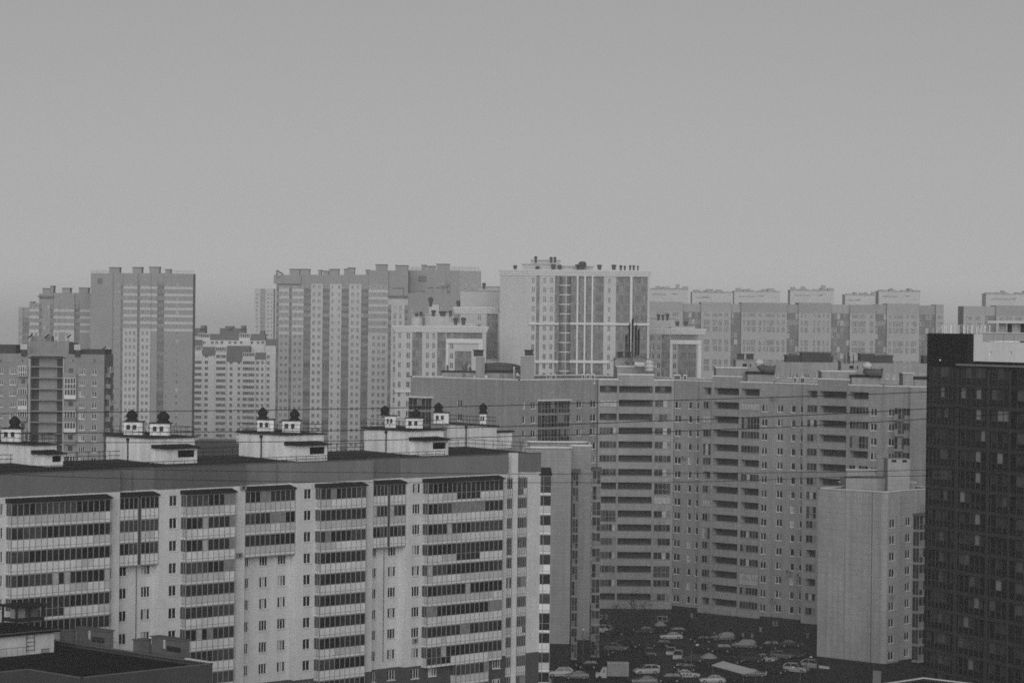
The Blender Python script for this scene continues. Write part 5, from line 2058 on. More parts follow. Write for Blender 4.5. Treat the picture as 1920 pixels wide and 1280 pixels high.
def long_block(label, x0, x1, ytop, pat, pent):
    c = at((x0 + x1) / 2, 700, d13)
    B = Bld('apartment_block', label, 'apartment block', (c.x, c.y, 0))
    f = Face(at(x0, 650, d13).xy, R0)
    B.base, B.d = f, d13
    zt = zpx((x0 + x1) / 2, ytop, d13)
    z0 = zpx((x0 + x1) / 2, ytop + 18.5, d13)
    B.zt = zt0 = zt
    m, rf = MB(), MB()
    for xa, xb, kind, cols in pat:
        o = {'d': -1.0, 'l': .4}[kind]
        zt = zt0 + (((int(xa) * 7) % 5) - 2) * .22
        g = f.off(o)
        a, b = f.S(xa, 620), f.S(xb, 620)
        h = []
        w_ = b - a
        if kind == 'l':
            rows = [z0 - .3 - 2.8 * k for k in range(14)]
            for ca, cb, n in cols:
                s0, s1 = f.S(ca, 620), f.S(cb, 620)
                ww = q5(s1 - s0)
                for k, z in enumerate(rows):
                    if k == 0 or (k % 3 != 0):
                        hh = 1.5 if k == 0 else 2.3
                        h.append((s0, s0 + ww, z - hh, z, .3, None))
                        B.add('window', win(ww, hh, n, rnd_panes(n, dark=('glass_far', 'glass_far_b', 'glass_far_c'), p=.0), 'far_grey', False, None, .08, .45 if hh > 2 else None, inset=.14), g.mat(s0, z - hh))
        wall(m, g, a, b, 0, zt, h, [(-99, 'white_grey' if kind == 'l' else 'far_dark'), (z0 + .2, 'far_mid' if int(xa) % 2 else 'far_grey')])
        if kind == 'd':
            n = max(3, round(w_ / 1.4))
            for k in range(15):
                B.add('glazed_bay', glassdark(w_, k % 5, n), g.mat(a, z0 - 2.8 * (k + 1), .0))
        for ss, sg in ((a, 0), (b, 1)):
            p, q = g.P(ss, 0), f.P(ss, 0, -14)
            pts = [p, q, q + UP * zt, p + UP * zt]
            m.poly(pts if sg else pts[::-1], 'far_mid')
        rf.poly([g.P(a, zt - .02), g.P(b, zt - .02), f.P(b, zt - .02, -14), f.P(a, zt - .02, -14)], 'far_roof')
    B.part('wall', m)
    B.part('roof', rf)
    for px0, px1, yb, yt in pent:
        t, f2, w_ = fr_box(px0, px1, yb, d13 + 260, 10, zpx(px0, yb, d13 + 260) - 25, zpx(px0, yt, d13 + 260), 'white_grey')
        B2.append(t)
    B.finish()
    return B


def glassdark(w, v, n):
    key = ('gdark', round(w, 2), v, n)
    if key in TM:
        return TM[key]
    r = random.Random(v * 9 + n)
    m = MB()
    for k in range(n):
        a, b = w * k / n, w * (k + 1) / n
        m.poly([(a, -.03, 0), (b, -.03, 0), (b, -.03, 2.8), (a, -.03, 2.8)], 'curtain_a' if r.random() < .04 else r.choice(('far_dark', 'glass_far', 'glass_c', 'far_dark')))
        m.bx(a - .04, a + .04, -.1, -.03, 0, 2.8, 'far_dark')
    m.bx(0, w, -.09, -.03, 0, .5, 'far_dark')
    TM[key] = (key, m, [])
    return TM[key]


B2 = []
def_pat = [
    (1214, 1280, 'l', [(1230, 1240, 3), (1242, 1255, 4), (1260, 1272, 3)]), (1280, 1314, 'd', []),
    (1314, 1370, 'l', [(1319, 1330, 4), (1336, 1345, 3), (1347, 1353, 2), (1358, 1365, 2)]), (1370, 1389.5, 'd', []),
    (1389.5, 1475, 'l', [(1393, 1397, 1), (1400, 1416.5, 5), (1422, 1427, 2), (1431, 1435, 1), (1437, 1452, 5), (1456, 1461, 2), (1465.5, 1471, 2)]), (1475, 1497, 'd', []),
    (1497, 1558, 'l', [(1501, 1505, 1), (1508, 1514.5, 2), (1524.5, 1528, 1), (1532.5, 1538, 2), (1542.5, 1545.5, 1), (1550, 1554, 1)]), (1558, 1593, 'd', []),
    (1593, 1641, 'l', [(1597, 1608.5, 4), (1609.5, 1622, 4), (1631, 1637, 2)]), (1641, 1662.5, 'd', []),
    (1662.5, 1723, 'l', [(1666, 1671, 2), (1674.5, 1679, 2), (1680, 1693, 4), (1698, 1703.5, 2), (1708, 1718, 3)]), (1723, 1754, 'd', []),
    (1754, 1769, 'l', [(1757, 1767, 3)])]
long_block('long hazy block with pale framed panels between dark glazed strips, right of the white tower', 1214, 1769, 569, def_pat, [])
long_block('hazy block behind the pale rooftop storey of the dark tower', 1806, 1960, 574.5, [
    (1806, 1846, 'l', [(1809, 1822, 4), (1828, 1840, 3)]), (1846, 1867, 'd', []),
    (1867, 1932, 'l', [(1874, 1881, 2), (1885, 1897, 4), (1903, 1915, 4), (1920, 1928, 2)]), (1932, 1960, 'd', [])], [])

# pale towers hardly visible over it, each a thing of its own
for n, (x0, x1, yt, parts, lab) in enumerate((
        (1216, 1290, 542, [(1230, 1237, 541, 537), (1243, 1256, 541, 538), (1268, 1274, 541, 534), (1280, 1290, 541, 538)], 'hazy pale tower top peeping over the long block, next to the white tower'),
        (1297, 1374, 548, [(1300, 1312, 547, 544), (1316, 1324, 556, 550), (1325, 1337, 547, 543), (1342, 1352, 547, 544)], 'hazy pale tower top with a slanted rooftop duct, second from the white tower'),
        (1376, 1462, 546, [(1380, 1390, 545, 541), (1394, 1403, 545, 543), (1430, 1437, 548, 543), (1440, 1452, 545, 542)], 'wide hazy pale tower top with many roof boxes, over the middle of the long block'),
        (1481, 1563, 544, [(1483, 1491, 543, 539), (1503, 1509, 543, 538), (1541, 1548, 547, 536), (1552, 1563, 543, 541)], 'highest hazy pale tower top, beside a gap of empty sky'),
        (1584, 1640, 553, [(1601, 1606, 552, 549), (1612, 1622, 552, 550), (1635, 1641, 559, 548)], 'low hazy pale tower top just right of the gap of empty sky'),
        (1647, 1725, 546, [(1648, 1656, 546, 544), (1667, 1672, 546, 543), (1704, 1710, 553, 542), (1714, 1725, 546, 545)], 'hazy pale tower top over the right end of the long block'),
        (1848, 1950, 551, [(1848, 1857, 551, 549), (1868, 1874, 552, 549.5), (1904, 1910, 558, 549), (1914, 1925, 551, 550)], 'hazy pale tower top behind the dark tower, at the far right'))):
    d = 1900
    c = at((x0 + x1) / 2, 640, d)
    B = Bld('apartment_tower', lab, 'apartment tower', (c.x, c.y, 0), 'tower tops over the long block')
    B.d = d
    t, f, w_ = fr_box(x0, x1, 600, d, 16, 0, zpx(x0, yt, d), 'far_white')
    B.part('wall', t)
    t = MB()
    zt = zpx(x0, yt, d)
    fbox(t, f, -.4, w_ + .4, zt, zt + .35, -16.3, .4, 'far_mid')
    fbox(t, f, w_ * .1, w_ * .45, zt - 3.6, zt - 3.3, 0, .6, 'far_mid')
    B.part('roof', t)
    for px0, px1, yb, yt2 in parts:
        roofbox(B, px0, px1, yb + 3, yt2, 'far_grey', 3, 4, 'far_mid')
    w3 = x1 - x0
    for qa, qb, up in ((.08, .42, 1.8), (.30, .36, 4.0), (.55, .93, 1.2), (.70, .75, 3.6)):
        roofbox(B, x0 + w3 * qa, x0 + w3 * qb, yt + 1, yt - up * (.7 + .1 * n), 'far_white' if qb - qa > .1 else 'far_grey', 6, 6, 'far_grey')
    t, f2, w2 = fr_box(parts[-2][0] - 7, parts[-2][0] + 2, yt + 8.5, d - .5, .5, zpx(x0, yt + 8.7, d), zpx(x0, yt + 7.6, d), 'far_dark')
    B.part('canopy', t)
    B.finish()

# ------------------------------------------------------------------ low slab behind the courtyard block
d14 = 655
SB = Bld('apartment_block', 'light grey block showing only its top floor behind the courtyard roof', 'apartment block', tuple(at(1580, 700, d14).xy) + (0,))
SB.d = d14
f = Face(at(1405, 690, d14).xy, R0)
w_ = f.S(1745, 690)
zt, z0 = zpx(1560, 679.5, d14), zpx(1560, 698, d14)
h = []
win_col(SB, f, [(x, x + wd, n, 700) for x, wd, n in ((1478, 6, 2), (1491, 6.5, 2), (1504.5, 14, 4), (1524.5, 6, 2), (1537, 5, 2), (1661, 5.5, 2), (1673.5, 5, 2), (1684, 7.5, 3), (1711, 8, 3), (1726, 6, 2), (1455, 6, 2), (1440, 6, 2))], [z0 - 2.8 * k for k in range(6)], 1.5, h, sub=False, bar=.1)
m = MB()
wall(m, f, 0, w_, 0, zt, h, None, 'tile_wall')
for p, q in ((f.P(w_, 0), f.P(w_, 0, -15)), (f.P(w_, 0, -15), f.P(0, 0, -15)), (f.P(0, 0, -15), f.P(0, 0))):
    g = seg(p.xy, q.xy)
    wall(m, g, 0, g.L, 0, zt, (), None, 'tile_wall')
SB.part('wall', m)
t = MB()
t.poly([f.P(0, zt - .3), f.P(w_, zt - .3), f.P(w_, zt - .3, -15), f.P(0, zt - .3, -15)], 'roof_mid')
SB.part('roof', t)
for x0, x1, yb, yt in ((1474, 1562, 682, 667), (1503, 1558, 670, 661.5), (1613, 1640, 684, 664), (1640.2, 1674, 684, 667), (1732, 1745, 682, 668), (1484, 1492, 682, 665)):
    t, f2, w2 = fr_box(x0, x1, yb, d14 + 4 + (x0 % 3), 5, zt - .5, zpx(x0, yt, d14 + 4), 'panel_grey_dark', 'roof_mid', .25)
    SB.part('rooftop_house', t)
SB.finish()

# ------------------------------------------------------------------ dark low roofs between the cabins
LBk = Bld('garage_block', 'long low dark block seen between the white rooftop cabins', 'garage', tuple(at(420, 850, 520).xy) + (0,))
t, f, w_ = fr_box(352, 470, 872, 560, 22, 0, zpx(400, 832, 560), 'panel_grey_dark')
LBk.part('wall', t)
zr = zpx(400, 832, 560)
t = MB()
t.poly([f.P(0, zr + .01), f.P(w_, zr + .01), f.P(w_, zr + .01, -22), f.P(0, zr + .01, -22)], 'roof_mid')
LBk.part('roof', t)
t = MB()
rail(t, [f.P(.5, 0, -.5).xy, f.P(w_ - .5, 0, -.5).xy], zr, 1.1, 'iron_grey', 1.6, .05, 2)
LBk.part('railing', t)
t, f2, w2 = fr_box(443, 460, 826, 566, 3, zr, zpx(450, 816, 566), 'panel_b')
LBk.part('tank', t)
LBk.finish()
# ------------------------------------------------------------------ near flat roof, bottom left
n0 = at(151, 1271, 271)
zN = n0.z
NB = Bld('apartment_block', 'nearest dark block at the bottom left, only its flat black roof and cabin showing', 'apartment block', (n0.x, n0.y, 0))
YF = Face(n0.xy, (1, 0))
Lx_ = YF.S(398, 1243)
Ly = 46.0
mb = MB()
pA, pB = n0.xy, (n0.x + Lx_, n0.y)
ring = [Vector((n0.x, n0.y)), Vector((n0.x + Lx_, n0.y)), Vector((n0.x + Lx_, n0.y + Ly)), Vector((n0.x - 12, n0.y + Ly)), Vector((n0.x - 12, n0.y + 9)), Vector((n0.x, n0.y + 9))]
for i in range(6):
    g = seg(ring[i], ring[(i + 1) % 6])
    wall(mb, g, 0, g.L, 0, zN, (), None, 'near_wall')
NB.part('wall', mb)
t = MB()
t.poly([(p.x, p.y, zN - .45) for p in ring], 'near_roof')
NB.part('roof', t)
t = MB()
coping(t, ring, zN, .35, .1, 'near_edge', .06, close=True)
NB.part('roof_edge', t)
# white rooftop cabin with ladder and door
cf = Face(at(101, 1248, 296).xy, (1, 0))
sl = cf.S(-60, 1240)
zc0, zc1 = zN - .45, cf.Z(101, 1184)
t = MB()
a, b = cf.S(77, 1230), cf.S(94.5, 1230)
wall(t, cf, sl, 0, zc0, zc1, [(a, b, zc0, cf.Z(85, 1215), .15, 'metal_grey')], None, 'near_cabin')
fbox(t, cf, sl, 0, zc0, zc1, -9, -.2, 'near_cabin')
fbox(t, cf, -.01, 0, zc0, zc1, -.2, 0, 'near_cabin')
ncab = NB.part('rooftop_cabin', t)
t = MB()
fbox(t, cf, sl - .4, .4, zc1, zc1 + .28, -9.4, .5, 'near_roof')
fbox(t, cf, sl - .4, .4, zc1 + .281, zc1 + .36, .42, .52, 'iron_grey')
NB.part('cabin_roof', t, ncab)
t = MB()
for px in (48, 62.5):
    s = cf.S(px, 1210)
    t.tube([cf.P(s, zc0 + .3, .18), cf.P(s, zc1 + .2, .18)], .045, 'iron', 4)
s0, s1 = cf.S(48, 1210), cf.S(62.5, 1210)
z = zc0 + .5
while z < zc1:
    t.tube([cf.P(s0, z, .18), cf.P(s1, z, .18)], .03, 'iron', 4)
    z += .45
NB.part('ladder', t, ncab)
t = MB()
hf = Face(at(32, 1166, 300).xy, (1, 0))
q0, q1 = 0, hf.S(82, 1155)
z0, z1 = zc1 + .3, hf.Z(50, 1138)
fbox(t, hf, q0 - .3, q1 + .3, z1, z1 + .25, -3, .4, 'iron')
for s in (q0, q1 * .48, q1):
    for o in (0, -2.6):
        fbox(t, hf, s - .1, s + .1, z0, z1, o - .2, o, 'iron')
fbox(t, hf, q0, q1, z0 + .2, z0 + .6, -2.6, -.1, 'iron')
fbox(t, hf, q0 + .2, q1 * .46, z0 + .601, z1 - .2, -1.6, -.8, 'metal_grey')
fbox(t, hf, q1 * .55, q1 - .2, z0 + .601, z1 - .2, -1.6, -.8, 'iron_grey')
NB.part('vent_frame', t)
for (x0, xm, x1, yt0, yt1, yb, sp) in ((121.5, 143, 198, 1176, 1178, 1205, 168.5), (260, 284, 341, 1193, 1196, 1228, 309)):
    d = at(x0, yb, (n0.x + Lx_)).dot(F0) * 0 + atz(xm, yb + 1, zN - .4).dot(F0)
    f = Face(at(xm, yb, d).xy, (0, -1))
    l1 = f.S(x1, yb)
    t = MB()
    zt_ = f.Z(xm, yt0)
    fbox(t, f, 0, l1, zN - .45, zt_, -1.1, 0, 'near_stack')
    fbox(t, f, -.15, l1 + .15, zt_, zt_ + .12, -1.25, .15, 'iron_grey')
    sq = f.S(sp, yt1)
    fbox(t, f, sq - .12, sq + .12, zt_ - 1.1, zt_ - .1, .001, .1, 'panel_b')
    fbox(t, f, sq + .4, l1 - .2, zt_ - 1.3, zt_ - .75, .001, .05, 'iron')
    NB.part('chimney', t)
    g = Face(at(x0, yb, d).xy, (1, 0))
    t = MB()
    w0 = g.S(xm, yb)
    fbox(t, g, 0, max(w0 - .05, .5), zN - .45, zt_ - .45, -1.0, 0, 'near_stack')
    fbox(t, g, -.1, max(w0 - .05, .5), zt_ - .45, zt_ - .35, -1.1, .1, 'iron_grey')
    NB.part('chimney', t)
t = MB()
q = atz(291, 1224, zN - .4)
t.lathe((q.x, q.y, zN - .45), [(.75, 0), (.8, .5), (.6, .95), (.25, 1.2), (.02, 1.25)], 'panel_b', 10)
NB.part('vent_hood', t)
t = MB()
ee = Face((n0.x + Lx_, n0.y + Ly), (0, -1))
fbox(t, ee, ee.S(347, 1226), Ly - .4, zN + .102, zN + .2, -.4, .05, 'coping')
NB.part('parapet_cover', t)
t = MB()
rail(t, [(n0.x + Lx_ - .3, n0.y + Ly - 4), (n0.x + Lx_ - .3, n0.y + 16)], zN, .9, 'iron_grey', .9, .03, 1)
NB.part('railing', t)
t = MB()
rail(t, [cf.P(sl, 0, .9).xy, cf.P(cf.S(44, 1240), 0, .9).xy], zc0, 1.0, 'iron_grey', .7, .025, 1)
NB.part('railing', t)
NB.finish()

# ------------------------------------------------------------------ courtyard surfaces


def sheet(name, pts_px, z, m):
    t = MB()
    t.poly([(lambda q: (q.x, q.y, z))(atz(x, y, z)) for x, y in pts_px], m)
    return tag(link(name, t.mesh(name)), kind='structure')


sheet('lawn', [(1035, 1262), (1150, 1232), (1300, 1198), (1200, 1192), (1100, 1215), (1035, 1236)][::-1], .004, 'soil')
sheet('lawn', [(1300, 1232), (1420, 1222), (1400, 1215), (1300, 1216)], .004, 'soil')
sheet('road', [(1205, 1290), (1318, 1290), (1268, 1220), (1228, 1220)], .008, 'road_grey')
sheet('road', [(1130, 1207), (1530, 1222), (1530, 1210), (1330, 1196), (1130, 1188)], .008, 'road_grey')
for pts in ([(1226, 1222), (1203, 1288)], [(1270, 1222), (1322, 1290)], [(1036, 1236), (1100, 1215), (1200, 1192)]):
    t = MB()
    for p, q in zip(pts, pts[1:]):
        p, q = atz(*p, 0), atz(*q, 0)
        f = seg(p.xy, q.xy)
        fbox(t, f, 0, f.L, .0, .14, -.15, .0, 'kerb')
    tag(link('kerb', t.mesh('kerb')), kind='structure')

# ------------------------------------------------------------------ cars
PAINT = {'white': 0.30, 'silver': 0.115, 'grey': 0.04, 'dark': 0.013}
for k, v in PAINT.items():
    M('paint_' + k, v, 0.3 if v > .1 else .6, 0.04, 1.0, spec=.22 if v > .1 else .05)
M('tyre', .012, .9)
M('lamp_glass', .45, .15, .02)
M('tail_glass', .06, .2, .02)
PROTO = {}


def car_meshes(kind, paint):
    if (kind, paint) in PROTO:
        return PROTO[(kind, paint)]
    pm = 'paint_' + paint
    # stations along the car: x, half width, sill z, shoulder z
    L = {'sedan': 4.5, 'suv': 4.6, 'hatch': 4.2}[kind]
    hz_, bz_ = {'sedan': (.88, .98), 'suv': (1.05, 1.1), 'hatch': (.92, 1.0)}[kind]
    rz = {'sedan': 1.44, 'suv': 1.70, 'hatch': 1.50}[kind]
    st = [(0, .62, .42, .62), (.12, .80, .30, .74), (.55, .87, .24, hz_ - .06), (1.25, .89, .22, hz_), (1.6, .90, .22, bz_ - .02), (2.6, .90, .22, bz_), (L - 1.0, .89, .22, bz_ + .02),
          (L - .5, .87, .24, bz_ if kind != 'sedan' else bz_ - .02), (L - .12, .82, .30, bz_ - .08), (L, .70, .42, .78)]
    b = MB()
    rings = []
    for x, w_, z0, z1 in st:
        rings.append([(x - L / 2, -w_ * .93, z0), (x - L / 2, w_ * .93, z0), (x - L / 2, w_, (z0 + z1) / 2), (x - L / 2, w_ * .90, z1), (x - L / 2, -w_ * .90, z1), (x - L / 2, -w_, (z0 + z1) / 2)])
    for p, q in zip(rings, rings[1:]):
        for k in range(6):
            b.poly([p[k], p[(k + 1) % 6], q[(k + 1) % 6], q[k]], pm)
    b.poly(rings[0][::-1], pm)
    b.poly(rings[-1], pm)
    xs = {'sedan': (1.25, 2.05, 3.25, 4.05), 'suv': (1.2, 1.95, 4.0, 4.5), 'hatch': (1.15, 1.9, 3.5, 4.1)}[kind]
    X = [x - L / 2 for x in xs]
    wB, wR = .80, .60
    # roof panel and pillars
    zr = rz
    rp = [(X[1], -wR, zr - .03), (X[1] + .4, -wR, zr), (X[2] - .3, -wR, zr), (X[2], -wR, zr - .05)]
    for (xa, _, za), (xb, _, zb) in zip(rp, rp[1:]):
        b.poly([(xa, -wR, za), (xb, -wR, zb), (xb, wR, zb), (xa, wR, za)], pm)
        for s in (-1, 1):
            b.poly([(xa, s * wR, za), (xb, s * wR, zb), (xb, s * (wR + .03), zb - .08), (xa, s * (wR + .03), za - .08)], pm)

    def pillar(p, q, wd):
        for s in (-1, 1):
            b.hexa([(p[0], s * (p[1] - .02), p[2]), (p[0] + wd, s * (p[1] - .02), p[2]), (p[0] + wd, s * (p[1] + .02), p[2]), (p[0], s * (p[1] + .02), p[2]),
                    (q[0], s * (q[1] - .02), q[2]), (q[0] + wd, s * (q[1] - .02), q[2]), (q[0] + wd, s * (q[1] + .02), q[2]), (q[0], s * (q[1] + .02), q[2])], pm)
    pillar((X[0], wB, bz_ - .03), (X[1], wR, zr - .04), .1)
    pillar((X[3] - .1, wB, bz_), (X[2] - .1, wR, zr - .06), .16 if kind == 'sedan' else .25)
    xm = (X[1] + X[2]) / 2
    pillar((xm, wB + .01, bz_), (xm, wR + .02, zr - .03), .09)
    parts = [('body', b)]
    g = MB()
    g.poly([(X[0], -wB, bz_ - .03), (X[0], wB, bz_ - .03), (X[1], wR, zr - .04), (X[1], -wR, zr - .04)], 'glass_a')
    parts.append(('windscreen', g))
    g = MB()
    g.poly([(X[3], wB, bz_), (X[3], -wB, bz_), (X[2], -wR, zr - .06), (X[2], wR, zr - .06)], 'glass_a')
    parts.append(('rear_window', g))
    for s in (-1, 1):
        g = MB()
        g.poly([(X[0], s * wB, bz_ - .03), (X[3], s * wB, bz_), (X[2], s * (wR + .015), zr - .08), (X[1], s * (wR + .015), zr - .08)], 'glass_a')
        parts.append(('side_window', g))
    for x in (.85 - L / 2, L / 2 - .95):
        for s in (-1, 1):
            g = MB()
            g.tube([(x, s * .70, .33), (x, s * .905, .33)], .33, 'tyre', 12)
            g.tube([(x, s * .90, .33), (x, s * .912, .33)], .19, 'metal_grey', 8)
            parts.append(('wheel', g))
    for s in (-1, 1):
        g = MB()
        g.bx(-L / 2 + .02, -L / 2 + .16, s * .62 - .16, s * .62 + .16, .58, .74, 'lamp_glass')
        parts.append(('headlight', g))
        g = MB()
        g.bx(L / 2 - .14, L / 2 - .01, s * .66 - .12, s * .66 + .12, .72, .92, 'tail_glass')
        parts.append(('tail_light', g))
    PROTO[(kind, paint)] = [(n, q.mesh(n)) for n, q in parts]
    return PROTO[(kind, paint)]


CARP = {}


def car(px, py, ang, kind, paint, label):
    """py is where the tyres meet the ground; ang: heading, 0 = to the right in view, 90 = away."""
    p = atz(px, py, .01)
    h = R0 * math.cos(math.radians(ang)) + F0 * math.sin(math.radians(ang))
    # the model's nose points along -x
    rz_ = math.atan2(-h.y, -h.x)
    if (kind, paint) not in CARP:
        root = D.objects.new('parked_car', None)
        COL.objects.link(root)
        kids = [link(n, me, root) for n, me in car_meshes(kind, paint)]
        CARP[(kind, paint)] = (root, kids)
    else:
        r0_, k0_ = CARP[(kind, paint)]
        root = r0_.copy()
        COL.objects.link(root)
        for k in k0_:
            c = k.copy()
            c.parent = root
            COL.objects.link(c)
    root.location = (p.x, p.y, .01)
    root.rotation_euler = (0, 0, rz_)
    tag(root, label, 'car', 'cars parked in the courtyard')


for a in (
        (1050, 1268, 185, 'suv', 'white', 'white off-road car at the foot of the narrow tower, nose to the left'),
        (1081, 1272, 180, 'sedan', 'silver', 'silver saloon directly before the white off-road car'),
        (1130, 1186, 160, 'suv', 'white', 'white estate car tucked against the corner of the narrow tiled tower'),
        (1154, 1190, 170, 'sedan', 'dark', 'dark saloon just right of the white estate car at the tower corner'),
        (1208, 1186, 180, 'sedan', 'grey', 'grey saloon at the dark ground floor, left of the closed parasol'),
        (1259, 1198, 180, 'sedan', 'white', 'white saloon beside the closed parasol, nose to the left'),
        (1267, 1188, 180, 'hatch', 'dark', 'dark hatchback behind the white saloon near the parasol'),
        (1155, 1219, 340, 'sedan', 'silver', 'silver saloon on the bare ground with its nose lit'),
        (1180, 1213, 345, 'sedan', 'dark', 'dark saloon behind the silver one on the bare ground'),
        (1219, 1231, 275, 'suv', 'silver', 'silver car facing the camera, first of the row left of the lane'),
        (1223, 1243, 275, 'hatch', 'dark', 'dark car in the middle of the row left of the lane'),
        (1226, 1252, 275, 'hatch', 'grey', 'grey car nearest in the row left of the lane'),
        (1212, 1263, 195, 'suv', 'white', 'white off-road car turning across the lane right of the box van'),
        (1258, 1228, 262, 'hatch', 'white', 'white car farthest in the row right of the lane'),
        (1271, 1236, 262, 'suv', 'white', 'white car second in the row right of the lane'),
        (1277, 1250, 265, 'hatch', 'silver', 'silver car seen from the front, third in the row right of the lane'),
        (1209, 1282, 182, 'sedan', 'silver', 'silver saloon cut by the bottom edge of the view, below the white off-road car'),
        (1288, 1270, 2, 'sedan', 'white', 'white patrol saloon with a dark checked stripe'),
        (1287, 1257, 175, 'sedan', 'dark', 'dark saloon behind the white patrol saloon'),
        (1254, 1278, 180, 'suv', 'dark', 'black car left of the white patrol saloon'),
        (1355, 1200, 180, 'suv', 'silver', 'silver estate alone before the dark ground floor'),
        (1395, 1214, 175, 'suv', 'silver', 'silver estate with pale roof rails, next right along the lane'),
        (1482, 1212, 0, 'sedan', 'grey', 'dim grey saloon close to the blank tiled block'),
        (1412, 1240, 330, 'suv', 'grey', 'grey car close left of the bright white saloon'),
        (1434, 1240, 330, 'sedan', 'white', 'bright white saloon angled towards the camera behind the canopy'),
        (1466, 1234, 335, 'hatch', 'silver', 'silver hatchback angled right of the bright white saloon'),
        (1487, 1231, 335, 'sedan', 'grey', 'grey saloon last in the angled row behind the canopy'),
        (1372, 1243, 335, 'sedan', 'dark', 'dark saloon directly behind the white canopy'),
        (1493, 1260, 330, 'suv', 'white', 'white car with black pillars between canopy and tiled block'),
        (1526, 1253, 330, 'suv', 'white', 'white car at the corner of the blank tiled block'),
        (1413, 1268, 0, 'sedan', 'silver', 'silver car half hidden under the end of the canopy'),
        (1336, 1280, 180, 'sedan', 'white', 'white car nose at the bottom edge, left of the canopy posts'),
        (1128, 1228, 350, 'sedan', 'dark', 'dark saloon at the left edge of the bare ground, below the narrow tower'),
        (1101, 1252, 182, 'hatch', 'dark', 'dark hatchback next to the tall thin lamp post'),
        (1316, 1204, 178, 'sedan', 'dark', 'dark saloon between the parasol and the lone silver estate'),
        (1440, 1216, 176, 'suv', 'dark', 'dark estate right of the silver estate with pale roof rails'),
        (1240, 1212, 170, 'hatch', 'dark', 'dark hatchback above the two rows of cars by the lane'),
        (1300, 1240, 170, 'sedan', 'grey', 'grey saloon between the row right of the lane and the tent roof'),
        (1453, 1262, 335, 'sedan', 'dark', 'dark saloon right of the canopy end'),
        (1350, 1222, 178, 'suv', 'dark', 'dark car alone on the strip above the tent roof'),
        (1012, 1285, 180, 'hatch', 'silver', 'pale car corner at the bottom edge below the glazed end balconies')):
    car(*a)
# checked stripe of the patrol car: extra part
pc = [o for o in COL.objects if o.get('label', '').startswith('white patrol')][0]
t = MB()
for k in range(3):
    for s in (-1, 1):
        t.bx(-.75 + k * .6, -.35 + k * .6, s * .905 - .004, s * .905 + .004, .55, .85, 'iron_grey')
link('stripe', t.mesh('stripe'), pc)

# box van
p = atz(1146, 1275, .0)
V = Bld('box_van', 'delivery van with a white cab and a big grey box body', 'van', (p.x, p.y, 0))
Vf = Face(p.xy, R0)
t = MB()
s0 = Vf.S(1117, 1270)
fbox(t, Vf, s0, s0 + 1.9, .45, 1.25, -1.9, 0, 'paint_white')
t.hexa([Vf.P(s0 + .7, 1.25, 0), Vf.P(s0 + 1.9, 1.25, 0), Vf.P(s0 + 1.9, 1.25, -1.9), Vf.P(s0 + .7, 1.25, -1.9),
        Vf.P(s0 + 1.15, 2.15, -.08), Vf.P(s0 + 1.9, 2.2, -.08), Vf.P(s0 + 1.9, 2.2, -1.82), Vf.P(s0 + 1.15, 2.15, -1.82)], 'paint_white')
V.part('cab', t)
t = MB()
t.poly([Vf.P(s0 + 1.1, 1.3, .012), Vf.P(s0 + 1.7, 1.3, .012), Vf.P(s0 + 1.7, 2.0, -.04), Vf.P(s0 + 1.3, 2.0, -.04)], 'glass_a')
V.part('side_window', t)
t = MB()
t.poly([Vf.P(s0 + .66, 1.28, -1.8), Vf.P(s0 + .66, 1.28, -.1), Vf.P(s0 + 1.09, 2.1, -.16), Vf.P(s0 + 1.09, 2.1, -1.74)], 'glass_a')
V.part('windscreen', t)
t = MB()
fbox(t, Vf, s0 + 2.0, s0 + 5.7, .75, 2.95, -2.1, .1, 'metal_grey')
fbox(t, Vf, s0 + 1.98, s0 + 5.72, 2.951, 3.02, -2.15, .15, 'panel_b')
V.part('cargo_box', t)
for x in (s0 + .7, s0 + 4.5):
    for o in (0, -1.75):
        t = MB()
        t.tube([Vf.P(x, .38, o + .01), Vf.P(x, .38, o - .22)], .38, 'tyre', 12)
        V.part('wheel', t)
t = MB()
fbox(t, Vf, s0 - .03, s0 + .05, .7, .95, -.45, -.08, 'lamp_glass')
V.part('headlight', t)
V.finish()

# canopy with a flat tilted roof
c = [atz(x, y, 2.8) for x, y in ((1334.4, 1245.5), (1395, 1262), (1419.5, 1255.5), (1355.5, 1238.5))]
cc_ = sum(c, Vector()) / 4
CN = Bld('canopy', 'long canopy with a flat whitish roof on thin posts in the car park', 'canopy', (cc_.x, cc_.y, 0))
t = MB()
t.hexa([q - UP * .15 for q in c] + c, 'canopy_white')
CN.part('roof', t)
for q in c:
    t = MB()
    g = q.lerp(cc_, .06)
    t.tube([(g.x, g.y, 0), (g.x, g.y, 2.65)], .06, 'iron_grey', 6)
    CN.part('post', t)
CN.finish()
# kiosk
k_ = atz(1617, 1279, 0)
KI = Bld('kiosk', 'small kiosk with an overhanging pale flat roof by the tiled block', 'kiosk', (k_.x, k_.y, 0))
kf = Face(atz(1611, 1279, 0).xy, R0)
t = MB()
fbox(t, kf, 0, kf.S(1624, 1275), 0, 2.2, -2, 0, 'metal_grey')
fbox(t, kf, kf.S(1617, 1275), kf.S(1622, 1275), .9, 1.9, .001, .04, 'glass_a')
KI.part('body', t)
t = MB()
fbox(t, kf, kf.S(1605, 1265), kf.S(1631, 1265), 2.2, 2.36, -2.6, .6, 'canopy_white')
KI.part('roof', t)
KI.finish()

